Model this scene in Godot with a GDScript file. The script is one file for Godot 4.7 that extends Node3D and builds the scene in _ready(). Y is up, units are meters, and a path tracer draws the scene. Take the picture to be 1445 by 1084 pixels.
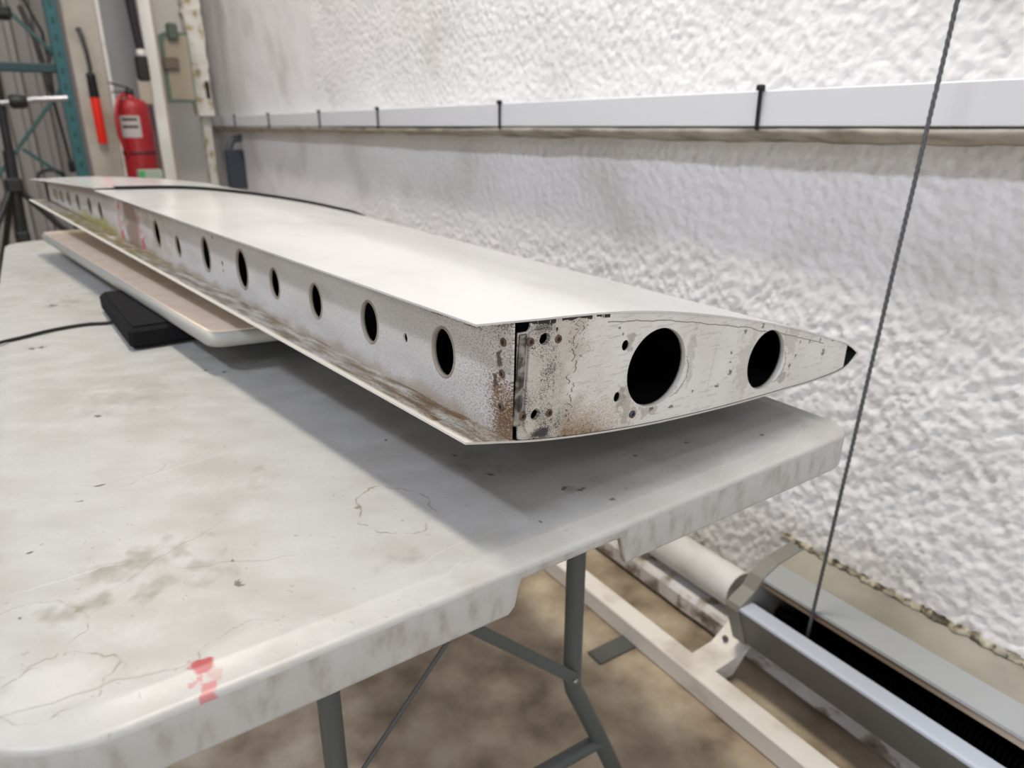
extends Node3D
# A workshop: an aluminium control surface lies on a padded board on a plastic folding table beside a rough white wall.

var M := {}
var rng := RandomNumberGenerator.new()
var lamp_glow: StandardMaterial3D

# wing frame: origin at the lower lip of the near end, C = chord, U = up, S = span (away)
const WN := Vector3(0.2294, 0.82, -0.4158)
const WC := Vector3(0.999, -0.0034, -0.0435)
const WU := Vector3(0.0048, 0.9995, 0.032)
const WS := Vector3(-0.1476, 0.0324, -0.9885)
const JOINT := 1.06
const SPAN := 1.69

func _ready() -> void:
	# ---------------------------------------------------------------- camera
	var cam := Camera3D.new()
	cam.name = "camera"
	cam.position = Vector3(0, 1.04, 0)
	cam.rotation = Vector3(deg_to_rad(-20.0), deg_to_rad(-33.0), 0)
	cam.near = 0.02
	cam.far = 60.0
	var attr := CameraAttributesPhysical.new()
	attr.frustum_focal_length = 20.0
	attr.frustum_focus_distance = 0.56
	attr.exposure_aperture = 5.4
	attr.frustum_near = 0.02
	attr.frustum_far = 60.0
	cam.attributes = attr
	cam.fov = rad_to_deg(2.0 * atan(542.0 / 1000.0))
	cam.current = true
	add_child(cam)
	# ---------------------------------------------------------------- surroundings
	var we := WorldEnvironment.new()
	we.name = "surroundings"
	var env := Environment.new()
	env.background_mode = Environment.BG_COLOR
	env.background_color = Color(0.55, 0.6, 0.7)
	env.background_energy_multiplier = 0.3
	env.tonemap_mode = Environment.TONE_MAPPER_LINEAR
	env.tonemap_exposure = 0.192
	env.sdfgi_enabled = true
	env.ssao_enabled = true
	env.ssil_enabled = true
	we.environment = env
	add_child(we)
	# ---------------------------------------------------------------- lamps
	rng.seed = 7
	lamp_glow = mat(Color(1, 0.98, 0.94), 0.5)
	lamp_glow.emission_enabled = true
	lamp_glow.emission = Color(1, 0.97, 0.92)
	lamp_glow.emission_energy_multiplier = 3.0
	var warm := Color(1.0, 0.97, 0.915)
	var cool := Color(0.90, 0.925, 1.0)
	ceiling_lamp(Vector3(0.22, 4.45, -1.3), 58.0, warm, "long white ceiling lamp panel straight above the table and the flap")
	ceiling_lamp(Vector3(0.02, 4.45, -4.3), 15.0, warm, "long white ceiling lamp panel above the fire extinguisher and teal rack")
	ceiling_lamp(Vector3(-2.4, 4.45, -0.4), 54.0, cool, "long white ceiling lamp panel over the open floor left of the table")
	ceiling_lamp(Vector3(-2.4, 4.45, -4.3), 16.0, cool, "long white ceiling lamp panel over the floor before the ribbed metal wall")
	ceiling_lamp(Vector3(-2.4, 4.45, 3.0), 24.0, cool, "long white ceiling lamp panel over the open floor behind the camera side")
	added_light_panel()
	ceiling_lamp(Vector3(-5.4, 4.45, -0.75), 20.0, cool, "long white ceiling lamp panel by the far side wall, middle of the workshop")
	ceiling_lamp(Vector3(-5.4, 4.45, 3.0), 20.0, cool, "long white ceiling lamp panel by the far side wall, front of the workshop")
	materials()
	room()
	wing()
	table()
	board_and_scale()
	wall_fittings()
	floor_frame()
	far_corner()

# ==================================================================== helpers
func mat(c: Color, rough := 0.6, metal := 0.0) -> StandardMaterial3D:
	var m := StandardMaterial3D.new()
	m.albedo_color = c
	m.roughness = rough
	m.metallic = metal
	m.cull_mode = BaseMaterial3D.CULL_DISABLED
	return m

func fn(seed_: int, freq: float, octaves := 4, kind := FastNoiseLite.TYPE_SIMPLEX_SMOOTH) -> FastNoiseLite:
	var n := FastNoiseLite.new()
	n.seed = seed_
	n.frequency = freq
	n.noise_type = kind
	n.fractal_octaves = octaves
	n.fractal_type = FastNoiseLite.FRACTAL_FBM if octaves > 1 else FastNoiseLite.FRACTAL_NONE
	return n

# seamless square texture, noise through a colour ramp
func ramp_tex(seed_: int, freq: float, stops: Array, size := 512, octaves := 5) -> ImageTexture:
	var im: Image = fn(seed_, freq, octaves).get_seamless_image(size, size, false, false, 0.12, true)
	im.convert(Image.FORMAT_L8)
	var src := im.get_data()
	var lut := PackedByteArray()
	lut.resize(768)
	var g := Gradient.new()
	g.offsets = PackedFloat32Array(stops.map(func(s): return s[0]))
	g.colors = PackedColorArray(stops.map(func(s): return s[1]))
	for i in 256:
		var c := g.sample(i / 255.0)
		lut[i * 3] = c.r8
		lut[i * 3 + 1] = c.g8
		lut[i * 3 + 2] = c.b8
	var out := PackedByteArray()
	out.resize(size * size * 3)
	for i in size * size:
		var k := src[i] * 3
		out[i * 3] = lut[k]
		out[i * 3 + 1] = lut[k + 1]
		out[i * 3 + 2] = lut[k + 2]
	return ImageTexture.create_from_image(Image.create_from_data(size, size, false, Image.FORMAT_RGB8, out))

func tri(m: StandardMaterial3D, tex: Texture2D, per_metre: float, world := true) -> StandardMaterial3D:
	m.albedo_texture = tex
	m.uv1_triplanar = true
	m.uv1_world_triplanar = world
	m.uv1_scale = Vector3.ONE * per_metre
	return m

func begin() -> SurfaceTool:
	var st := SurfaceTool.new()
	st.begin(Mesh.PRIMITIVE_TRIANGLES)
	return st

func done(st: SurfaceTool, called: String, m: Material, parent: Node = self, with_normals := true) -> MeshInstance3D:
	if with_normals:
		st.generate_normals()
	var o := MeshInstance3D.new()
	o.name = called
	o.mesh = st.commit()
	o.material_override = null
	o.mesh.surface_set_material(0, m)
	o.cast_shadow = GeometryInstance3D.SHADOW_CASTING_SETTING_ON
	parent.add_child(o, true)
	return o

func thing(called: String, label: String, category: String, at := Vector3.ZERO, group := "") -> Node3D:
	var o := Node3D.new()
	o.name = called
	o.position = at
	add_child(o, true)
	return tag(o, label, category, group)

func tag(o: Node3D, label: String, category: String, group := "") -> Node3D:
	o.set_meta("label", label)
	o.set_meta("category", category)
	if group:
		o.set_meta("group", group)
	return o

func structure(o: Node3D) -> Node3D:
	o.set_meta("kind", "structure")
	return o

func triangle(st: SurfaceTool, a: Vector3, b: Vector3, c: Vector3, ua := Vector2.ZERO, ub := Vector2.ZERO, uc := Vector2.ZERO, sg := 4294967295) -> void:
	for k in [[a, ua], [b, ub], [c, uc]]:
		st.set_smooth_group(sg)
		st.set_uv(k[1])
		st.add_vertex(k[0])

func quad(st: SurfaceTool, a: Vector3, b: Vector3, c: Vector3, d: Vector3, sg := 4294967295, uv := [Vector2.ZERO, Vector2.ZERO, Vector2.ZERO, Vector2.ZERO]) -> void:
	triangle(st, a, b, c, uv[0], uv[1], uv[2], sg)
	triangle(st, a, c, d, uv[0], uv[2], uv[3], sg)

# box with chamfered edges; t places it
func box(st: SurfaceTool, t: Transform3D, size: Vector3, bevel := 0.003) -> void:
	var h := size / 2
	var b: float = min(bevel, min(h.x, min(h.y, h.z)) * 0.9)
	var p := func(sx: float, sy: float, sz: float, axis: int) -> Vector3:
		var v := Vector3(sx * (h.x - b), sy * (h.y - b), sz * (h.z - b))
		if axis == 0: v.x = sx * h.x
		elif axis == 1: v.y = sy * h.y
		else: v.z = sz * h.z
		return t * v
	for s in [-1.0, 1.0]:
		var q := [
			[p.call(s, -1.0, -1.0, 0), p.call(s, 1.0, -1.0, 0), p.call(s, 1.0, 1.0, 0), p.call(s, -1.0, 1.0, 0)],
			[p.call(-1.0, s, 1.0, 1), p.call(1.0, s, 1.0, 1), p.call(1.0, s, -1.0, 1), p.call(-1.0, s, -1.0, 1)],
			[p.call(-1.0, -1.0, s, 2), p.call(-1.0, 1.0, s, 2), p.call(1.0, 1.0, s, 2), p.call(1.0, -1.0, s, 2)]]
		for k in 3:
			var f: Array = q[k]
			if (s > 0) == (k != 2):
				quad(st, f[0], f[3], f[2], f[1])
			else:
				quad(st, f[0], f[1], f[2], f[3])
	for s1 in [-1.0, 1.0]:
		for s2 in [-1.0, 1.0]:
			strip(st, t, [p.call(s1, s2, -1.0, 0), p.call(s1, s2, 1.0, 0), p.call(s1, s2, 1.0, 1), p.call(s1, s2, -1.0, 1)])
			strip(st, t, [p.call(-1.0, s1, s2, 1), p.call(1.0, s1, s2, 1), p.call(1.0, s1, s2, 2), p.call(-1.0, s1, s2, 2)])
			strip(st, t, [p.call(s1, -1.0, s2, 2), p.call(s1, 1.0, s2, 2), p.call(s1, 1.0, s2, 0), p.call(s1, -1.0, s2, 0)])
			for s3 in [-1.0, 1.0]:
				strip(st, t, [p.call(s1, s2, s3, 0), p.call(s1, s2, s3, 1), p.call(s1, s2, s3, 2)])

# a face turned so that it looks away from the middle of t
func strip(st: SurfaceTool, t: Transform3D, f: Array) -> void:
	var n: Vector3 = (f[1] - f[0]).cross(f[2] - f[0])
	if n.dot(f[0] - t.origin) > 0:
		f.reverse()
	triangle(st, f[0], f[1], f[2])
	if f.size() == 4:
		triangle(st, f[0], f[2], f[3])

func at(x: float, y: float, z: float) -> Transform3D:
	return Transform3D(Basis.IDENTITY, Vector3(x, y, z))

func between(a: Vector3, b: Vector3, up := Vector3.UP) -> Transform3D:   # z runs from a to b
	var z := (b - a).normalized()
	var x := up.cross(z).normalized()
	return Transform3D(Basis(x, z.cross(x), z), (a + b) / 2)

func bar(st: SurfaceTool, a: Vector3, b: Vector3, w: float, h: float, bevel := 0.002, up := Vector3.UP) -> void:
	box(st, between(a, b, up), Vector3(w, h, a.distance_to(b)), bevel)

# round tube along a path
func tube(st: SurfaceTool, path: Array, r: float, sides := 12, caps := true) -> void:
	var rings := []
	var ref := Vector3.ZERO
	for i in path.size():
		var d: Vector3 = (path[min(i + 1, path.size() - 1)] - path[max(i - 1, 0)]).normalized()
		if ref == Vector3.ZERO:
			ref = d.cross(Vector3.UP if abs(d.y) < 0.9 else Vector3.RIGHT).normalized()
		ref = (ref - d * ref.dot(d)).normalized()
		var o := d.cross(ref)
		var ring := []
		for k in sides:
			var a := TAU * k / sides
			ring.append(path[i] + (ref * cos(a) + o * sin(a)) * r)
		rings.append(ring)
	loft(st, rings, caps, 1)

func loft(st: SurfaceTool, rings: Array, caps := true, sg := 1, uvs := []) -> void:
	for i in rings.size() - 1:
		var a: Array = rings[i]
		var b: Array = rings[i + 1]
		for k in a.size():
			var j := (k + 1) % a.size()
			var uv := [Vector2.ZERO, Vector2.ZERO, Vector2.ZERO, Vector2.ZERO]
			if uvs:
				uv = [uvs[i][k], uvs[i + 1][k], uvs[i + 1][j], uvs[i][j]]
			quad(st, a[k], b[k], b[j], a[j], sg, uv)
	if caps:
		for e in [0, rings.size() - 1]:
			var r: Array = rings[e]
			var c := Vector3.ZERO
			for p in r: c += p / r.size()
			for k in r.size():
				var j := (k + 1) % r.size()
				if e == 0: triangle(st, c, r[k], r[j])
				else: triangle(st, c, r[j], r[k])

# turned shape round t's y axis from [radius, height] pairs
func lathe(st: SurfaceTool, t: Transform3D, prof: Array, sides := 20, smooth := true) -> void:
	var rings := []
	for p in prof:
		var ring := []
		for k in sides:
			var a := -TAU * k / sides
			ring.append(t * Vector3(p[0] * cos(a), p[1], p[0] * sin(a)))
		rings.append(ring)
	for i in rings.size() - 1:
		for k in sides:
			var j := (k + 1) % sides
			quad(st, rings[i][k], rings[i][j], rings[i + 1][j], rings[i + 1][k], (10 + i) if not smooth else 1)

func circle(c: Vector2, rx: float, ry: float, n := 28, turn := 0.0) -> PackedVector2Array:
	var out := PackedVector2Array()
	for k in n:
		out.append(c + Vector2(cos(TAU * k / n) * rx, sin(TAU * k / n) * ry).rotated(turn))
	return out

# a sheet of the given outline with holes cut through it; place(p, d) puts a point of the outline at depth d
func sheet(st: SurfaceTool, outline: PackedVector2Array, holes: Array, thick: float, place: Callable, uv: Callable, cuts := [], back: SurfaceTool = null) -> void:
	var lo := outline[0].x
	var hi := outline[0].x
	for p in outline:
		lo = min(lo, p.x)
		hi = max(hi, p.x)
	var xs := [lo - 1.0, hi + 1.0] + cuts
	for h in holes:
		var m := 0.0
		for p in h: m += p.x / h.size()
		xs.append(m)
	xs.sort()
	for i in xs.size() - 1:
		if xs[i + 1] - xs[i] < 1e-5: continue
		var slab := PackedVector2Array([Vector2(xs[i], -9), Vector2(xs[i + 1], -9), Vector2(xs[i + 1], 9), Vector2(xs[i], 9)])
		var pieces: Array = Geometry2D.intersect_polygons(outline, slab)
		for h in holes:
			var next := []
			for q in pieces: next.append_array(Geometry2D.clip_polygons(q, h))
			pieces = next
		for q in pieces:
			var t := Geometry2D.triangulate_polygon(q)
			for k in range(0, t.size(), 3):
				var a: Vector2 = q[t[k]]
				var b: Vector2 = q[t[k + 1]]
				var c: Vector2 = q[t[k + 2]]
				triangle(st, place.call(a, 0.0), place.call(b, 0.0), place.call(c, 0.0), uv.call(a), uv.call(b), uv.call(c))
				triangle(back if back else st, place.call(a, thick), place.call(c, thick), place.call(b, thick), uv.call(a), uv.call(c), uv.call(b))
	for loop in [outline] + holes:
		for k in loop.size():
			var a: Vector2 = loop[k]
			var b: Vector2 = loop[(k + 1) % loop.size()]
			quad(st, place.call(a, 0.0), place.call(b, 0.0), place.call(b, thick), place.call(a, thick), 4294967295, [uv.call(a), uv.call(b), uv.call(b), uv.call(a)])

# ---- painting on images (flat colour, wear and stains only)
func mixpx(im: Image, x: int, y: int, c: Color, a: float) -> void:
	if x >= 0 and y >= 0 and x < im.get_width() and y < im.get_height() and a > 0.0:
		im.set_pixel(x, y, im.get_pixel(x, y).lerp(c, min(a, 1.0)))

func blob(im: Image, cx: float, cy: float, rx: float, ry: float, c: Color, a: float, ragged := 0.35, seed_ := 1, freq := 0.08, soft := 3.0) -> void:
	var n := fn(seed_, freq, 3)
	for y in range(int(cy - ry * 1.6), int(cy + ry * 1.6) + 1):
		for x in range(int(cx - rx * 1.6), int(cx + rx * 1.6) + 1):
			var d := Vector2((x - cx) / rx, (y - cy) / ry).length() + ragged * n.get_noise_2d(x, y) * 2.0
			mixpx(im, x, y, c, a * clamp((1.0 - d) * soft, 0.0, 1.0))

func outline_ring(im: Image, cx: float, cy: float, rx: float, ry: float, c: Color, a: float, w := 0.04, seed_ := 1, from := 0.0, to := TAU) -> void:
	var n := fn(seed_, 0.03, 3)
	var n2 := fn(seed_ + 5, 0.05, 2)
	for y in range(int(cy - ry * 1.4), int(cy + ry * 1.4) + 1):
		for x in range(int(cx - rx * 1.4), int(cx + rx * 1.4) + 1):
			var v := Vector2((x - cx) / rx, (y - cy) / ry)
			var g := fposmod(v.angle(), TAU)
			if g < from or g > to: continue
			var d: float = abs(v.length() + 0.22 * n.get_noise_2d(x, y) - 1.0)
			mixpx(im, x, y, c, a * clamp(1.0 - d / w, 0.0, 1.0) * clamp(0.6 + n2.get_noise_2d(x, y) * 1.6, 0.05, 1.0))

func stroke(im: Image, x0: float, y0: float, x1: float, y1: float, w: float, c: Color, a: float, wob := 0.0, seed_ := 1) -> void:
	var n := fn(seed_, 0.02, 3)
	var steps := int(max(abs(x1 - x0), abs(y1 - y0))) + 1
	var side := Vector2(y0 - y1, x1 - x0).normalized()
	for i in steps + 1:
		var t := float(i) / steps
		var p := Vector2(lerp(x0, x1, t), lerp(y0, y1, t)) + side * n.get_noise_2d(i * 1.0, seed_ * 9.0) * wob
		var r: float = w * (0.6 + 0.4 * sin(PI * t))
		for dy in range(-int(r) - 1, int(r) + 2):
			for dx in range(-int(r) - 1, int(r) + 2):
				var d := Vector2(int(p.x) + dx - p.x, int(p.y) + dy - p.y).length()
				mixpx(im, int(p.x) + dx, int(p.y) + dy, c, a * 0.7 * clamp(r + 0.5 - d, 0.0, 1.0))

func image_mat(im: Image, rough: float, metal := 0.0) -> StandardMaterial3D:
	im.generate_mipmaps()
	var m := mat(Color.WHITE, rough, metal)
	m.albedo_texture = ImageTexture.create_from_image(im)
	m.texture_repeat = false
	return m
func ceiling_lamp(p: Vector3, energy: float, c: Color, label: String) -> void:
	var t := thing("ceiling_lamp", label, "lamp", p, "ceiling lamps")
	var st := begin()
	box(st, at(0, 0.05, 0), Vector3(0.38, 0.07, 1.26), 0.01)
	done(st, "housing", mat(Color(0.85, 0.85, 0.85), 0.5), t)
	st = begin()
	box(st, at(0, 0.009, 0), Vector3(0.32, 0.012, 1.2), 0.003)
	done(st, "diffuser", lamp_glow, t)
	for s in [-0.5, 0.5]:
		st = begin()
		tube(st, [Vector3(0, 0.08, s), Vector3(0, 0.36, s)], 0.006, 6)
		done(st, "hanger", mat(Color(0.4, 0.4, 0.4), 0.5, 0.8), t)
	var l := AreaLight3D.new()
	l.name = "lamp_light"
	l.area_size = Vector2(0.32, 1.2)
	l.light_energy = energy
	l.light_color = c
	l.area_range = 20.0
	l.area_attenuation = 2.0
	l.shadow_enabled = true
	l.position = Vector3(0, -0.004, 0)
	l.rotation.x = -PI / 2
	t.add_child(l)

func added_light_panel() -> void:  # unseen panel and area light, added as soft front fill
	var t := thing("added_light_panel", "added unseen glowing panel built like a wide door, filling in light from behind the camera", "door", Vector3(-1.6, 0, 5.93))
	var glow: StandardMaterial3D = lamp_glow.duplicate()
	glow.emission = Color(0.93, 0.96, 1.0)
	glow.emission_energy_multiplier = 1.2
	var st := begin()
	for k in 4:
		st = begin()
		box(st, at(0, 0.45 + k * 0.78, 0.02), Vector3(3.9, 0.70, 0.03), 0.004)
		done(st, "fill_panel", glow, t)
		st = begin()
		box(st, at(0, 0.06 + k * 0.78, 0.02), Vector3(3.98, 0.07, 0.06), 0.004)
		done(st, "rail", mat(Color(0.7, 0.7, 0.7), 0.5), t)
	var l := AreaLight3D.new()
	l.name = "fill_light"
	l.area_size = Vector2(3.9, 3.0)
	l.light_energy = 54.0
	l.light_color = Color(0.96, 0.975, 1.0)
	l.area_range = 25.0
	l.area_attenuation = 2.0
	l.shadow_enabled = true
	l.position = Vector3(0, 1.6, -0.03)
	t.add_child(l)

func materials() -> void:
	M.white_paint = mat(Color(0.86, 0.855, 0.84), 0.28)
	M.rib_white = mat(Color(0.83, 0.82, 0.79), 0.4)
	M.shade_primer = mat(Color(0.11, 0.112, 0.12), 0.7)  # primer coloured dark to deepen the shade seen through the holes
	M.bare = mat(Color(0.36, 0.36, 0.36), 0.42, 0.7)
	M.rust = mat(Color(0.40, 0.32, 0.26), 0.8)
	M.recess = mat(Color(0.13, 0.10, 0.085), 0.8)
	M.black = mat(Color(0.025, 0.025, 0.028), 0.5)
	M.rubber = mat(Color(0.035, 0.035, 0.04), 0.7)
	M.grey_steel = mat(Color(0.33, 0.35, 0.345), 0.45)
	M.teal = mat(Color(0.13, 0.34, 0.36), 0.5)
	M.red = mat(Color(0.58, 0.07, 0.10), 0.4)
	M.orange = mat(Color(0.95, 0.16, 0.08), 0.4)
	M.chrome = mat(Color(0.62, 0.62, 0.64), 0.38, 0.9)
	M.cream = tri(mat(Color.WHITE, 0.6), ramp_tex(61, 0.01, [[0.0, Color(0.60, 0.57, 0.52)], [0.5, Color(0.70, 0.67, 0.62)], [1.0, Color(0.77, 0.75, 0.71)]], 256), 0.7)
	M.frame_white = tri(mat(Color.WHITE, 0.35), ramp_tex(62, 0.012, [[0.0, Color(0.72, 0.69, 0.64)], [0.42, Color(0.88, 0.86, 0.83)], [1.0, Color(0.90, 0.885, 0.87)]], 256), 1.5)
	M.plaster = tri(mat(Color.WHITE, 0.85), ramp_tex(63, 0.006, [[0.0, Color(0.83, 0.82, 0.80)], [0.35, Color(0.91, 0.905, 0.895)], [1.0, Color(0.94, 0.935, 0.93)]], 512), 0.6)
	M.concrete = tri(mat(Color.WHITE, 0.55), ramp_tex(64, 0.008, [[0.0, Color(0.37, 0.31, 0.245)], [0.33, Color(0.54, 0.48, 0.405)], [0.5, Color(0.60, 0.54, 0.46)], [0.68, Color(0.65, 0.595, 0.51)], [1.0, Color(0.73, 0.68, 0.60)]], 1024, 6), 0.8)
	M.curb = tri(mat(Color.WHITE, 0.8), ramp_tex(65, 0.02, [[0.0, Color(0.35, 0.30, 0.25)], [0.3, Color(0.60, 0.56, 0.51)], [0.42, Color(0.82, 0.81, 0.81)], [1.0, Color(0.88, 0.88, 0.885)]], 512), 1.2)

func room() -> void:
	var grit: Image = fn(72, 0.11, 4).get_seamless_image(512, 512)
	M.plaster.heightmap_enabled = true
	M.plaster.heightmap_texture = ImageTexture.create_from_image(grit)
	M.plaster.heightmap_scale = 0.45
	var st := begin()
	box(st, at(-3.0, -0.1, -0.1), Vector3(8.6, 0.2, 12.6), 0.01)
	structure(done(st, "floor", M.concrete))
	st = begin()
	box(st, at(-3.0, 4.9, -0.1), Vector3(8.6, 0.2, 12.6), 0.01)
	structure(done(st, "ceiling", mat(Color(0.82, 0.82, 0.82), 0.8)))
	st = begin()
	box(st, at(-3.0, 2.4, 6.1), Vector3(8.6, 4.8, 0.2), 0.01)
	structure(done(st, "wall_front", mat(Color(0.75, 0.75, 0.75), 0.8)))
	st = begin()
	box(st, at(-7.2, 2.4, -0.1), Vector3(0.2, 4.8, 12.6), 0.01)
	structure(done(st, "wall_left", mat(Color(0.75, 0.76, 0.77), 0.8)))
	# end wall of ribbed metal sheet
	st = begin()
	box(st, at(-3.0, 2.4, -6.4), Vector3(8.6, 4.8, 0.2), 0.01)
	var back := structure(done(st, "wall_back", mat(Color(0.5, 0.5, 0.51), 0.6)))
	var panel_mat := mat(Color(0.56, 0.54, 0.52), 0.5)
	for k in 4:
		st = begin()
		var x0 := 0.95 - 1.0 * (k + 1)
		var prof := []
		for i in 8:
			var x := x0 + i * 0.125
			for q in [[0.0, 0.0], [0.06, 0.0], [0.075, 0.045], [0.105, 0.045], [0.12, 0.0]]:
				prof.append(Vector2(x + q[0], q[1]))
		prof.append(Vector2(x0 + 1.0, 0.0))
		for i in prof.size() - 1:
			var a: Vector2 = prof[i]
			var b: Vector2 = prof[i + 1]
			quad(st, Vector3(a.x, 0.02, -6.29 + a.y), Vector3(a.x, 4.75, -6.29 + a.y), Vector3(b.x, 4.75, -6.29 + b.y), Vector3(b.x, 0.02, -6.29 + b.y))
			quad(st, Vector3(a.x, 0.02, -6.295 + a.y), Vector3(b.x, 0.02, -6.295 + b.y), Vector3(b.x, 4.75, -6.295 + b.y), Vector3(a.x, 4.75, -6.295 + a.y))
		done(st, "metal_panel", panel_mat, back)
	# rough white wall: a backing and a relief of thrown plaster
	st = begin()
	box(st, at(1.27, 2.4, -0.1), Vector3(0.2, 4.8, 12.6), 0.01)
	var wall := structure(done(st, "wall_right", M.plaster))
	done(relief(-3.4, 1.0, 0.0, 2.3, 0.0075), "roughcast", M.plaster, wall, false)
	var m2: StandardMaterial3D = M.plaster.duplicate()
	var bump: Image = fn(71, 0.012, 5).get_seamless_image(512, 512)
	m2.heightmap_enabled = true
	m2.heightmap_texture = ImageTexture.create_from_image(bump)
	m2.heightmap_scale = 0.5
	st = begin()
	box(st, at(1.167, 2.4, -4.75), Vector3(0.02, 4.8, 2.9), 0.0004)
	done(st, "roughcast", m2, wall)
	st = begin()
	box(st, at(1.167, 3.53, -1.1), Vector3(0.02, 2.54, 4.7), 0.0004)
	done(st, "roughcast", m2, wall)

func relief(z0: float, z1: float, y0: float, y1: float, cell: float) -> SurfaceTool:
	var nz := int((z1 - z0) / cell)
	var ny := int((y1 - y0) / cell)
	var big := fn(81, 2.2, 3)
	var mid := fn(82, 27.0, 4)
	var fine := fn(83, 64.0, 2)
	var h := PackedFloat32Array()
	h.resize((nz + 1) * (ny + 1))
	for j in ny + 1:
		var y := y0 + j * cell
		# the band under the ledge was trowelled flatter than the rest
		var rough := 1.0
		var away := 1.0
		if y > 0.77 and y < 1.03:
			rough = lerpf(1.0, 0.3, clampf((y - 0.77) / 0.05, 0.0, 1.0)) if y < 0.92 else 0.55
		elif y >= 1.03:
			rough = 0.7
		for i in nz + 1:
			var z := z0 + i * cell
			away = lerpf(0.45, 1.0, smoothstep(-2.2, -0.7, z)) * lerpf(0.15, 1.0, smoothstep(-3.35, -2.6, z))
			var warp := big.get_noise_2d(z * 3.0, y * 3.0) * 0.03
			var lumps: float = 1.0 - abs(mid.get_noise_2d(z * 0.8 + warp, y * 1.15 + warp)) * 2.2
			h[j * (nz + 1) + i] = 0.006 * big.get_noise_2d(z, y) + rough * away * (0.0046 * lumps + 0.0016 * fine.get_noise_2d(z, y))
	var st := begin()
	for j in ny + 1:
		for i in nz + 1:
			var k := j * (nz + 1) + i
			var dz: float = h[min(k + 1, h.size() - 1)] - h[max(k - 1, 0)]
			var dy: float = h[min(k + nz + 1, h.size() - 1)] - h[max(k - nz - 1, 0)]
			st.set_normal(Vector3(-2.0 * cell, -dy, -dz).normalized())
			st.add_vertex(Vector3(1.155 - h[k], y0 + j * cell, z0 + i * cell))
	for j in ny:
		for i in nz:
			var a := j * (nz + 1) + i
			var b := a + nz + 1
			for v in [a, b, b + 1, a, b + 1, a + 1]:
				st.add_index(v)
	return st

# ==================================================================== wing
func shape_at(s: float) -> Vector3:   # chord scale, height scale, twist
	if s <= JOINT:
		return Vector3(1, 1, 0).lerp(Vector3(0.96, 0.9, 0.04), s / JOINT)
	return Vector3(0.96, 0.9, 0.04).lerp(Vector3(0.8, 0.50, 0.05), (s - JOINT) / (SPAN - JOINT))

func W(c: float, u: float, s: float) -> Vector3:
	var k := shape_at(s)
	return WN + WC * (c * k.x if c > 0.045 else c) + WU * (u * k.y + k.z * c) + WS * s

func curve2(pts: Array, per: int) -> Array:
	var out := []
	for i in pts.size() - 1:
		var p0: Vector2 = pts[max(i - 1, 0)]
		var p1: Vector2 = pts[i]
		var p2: Vector2 = pts[i + 1]
		var p3: Vector2 = pts[min(i + 2, pts.size() - 1)]
		for k in per:
			out.append(p1.cubic_interpolate(p2, p0, p3, float(k) / per))
	out.append(pts[-1])
	return out

var TOP := [Vector2(0.009, 0.0906), Vector2(0.0424, 0.0882), Vector2(0.0637, 0.0866), Vector2(0.091, 0.0848), Vector2(0.1274, 0.0821), Vector2(0.1669, 0.0778), Vector2(0.2194, 0.0694), Vector2(0.2999, 0.0523), Vector2(0.396, 0.0274), Vector2(0.4671, 0.0049), Vector2(0.5099, -0.0098), Vector2(0.5359, -0.0247)]
var BOTTOM := [Vector2(0, 0), Vector2(0.0272, -0.0062), Vector2(0.0682, -0.0152), Vector2(0.1291, -0.0248), Vector2(0.2074, -0.0336), Vector2(0.3087, -0.0402), Vector2(0.3904, -0.0427), Vector2(0.4554, -0.0442), Vector2(0.5105, -0.0407), Vector2(0.5359, -0.0247)]

func y_at(line: Array, x: float) -> float:
	for i in line.size() - 1:
		if x <= line[i + 1].x:
			return lerp(line[i].y, line[i + 1].y, (x - line[i].x) / (line[i + 1].x - line[i].x))
	return line[-1].y

func skin(called: String, line: Array, inward: float, spans: Array, m: Material, parent: Node) -> MeshInstance3D:
	var st := begin()
	var inside := begin()
	var outer := curve2(line, 4)
	var n := outer.size()
	var inner := []
	for i in n:
		var d: Vector2 = (outer[min(i + 1, n - 1)] - outer[max(i - 1, 0)]).normalized()
		inner.append(outer[i] + Vector2(-d.y, d.x) * inward)
	for q in spans.size() - 1:
		var s0: float = spans[q]
		var s1: float = spans[q + 1]
		for i in n - 1:
			var uv := func(j: int, s: float) -> Vector2: return Vector2(s / 1.75, outer[j].x / 0.06)
			quad(st, W(outer[i].x, outer[i].y, s0), W(outer[i + 1].x, outer[i + 1].y, s0), W(outer[i + 1].x, outer[i + 1].y, s1), W(outer[i].x, outer[i].y, s1), 1, [uv.call(i, s0), uv.call(i + 1, s0), uv.call(i + 1, s1), uv.call(i, s1)])
			quad(inside if outer[i].x > 0.045 else st, W(inner[i + 1].x, inner[i + 1].y, s0), W(inner[i].x, inner[i].y, s0), W(inner[i].x, inner[i].y, s1), W(inner[i + 1].x, inner[i + 1].y, s1), 2, [uv.call(i + 1, s0), uv.call(i, s0), uv.call(i, s1), uv.call(i + 1, s1)])
			for e in [0, spans.size() - 1]:
				if e == q or e == q + 1:
					var s: float = spans[e]
					quad(st, W(outer[i].x, outer[i].y, s), W(outer[i + 1].x, outer[i + 1].y, s), W(inner[i + 1].x, inner[i + 1].y, s), W(inner[i].x, inner[i].y, s))
		for i in [0, n - 1]:
			quad(st, W(outer[i].x, outer[i].y, s0), W(outer[i].x, outer[i].y, s1), W(inner[i].x, inner[i].y, s1), W(inner[i].x, inner[i].y, s0))
	return backed(done(st, called, m, parent), inside)

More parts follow.
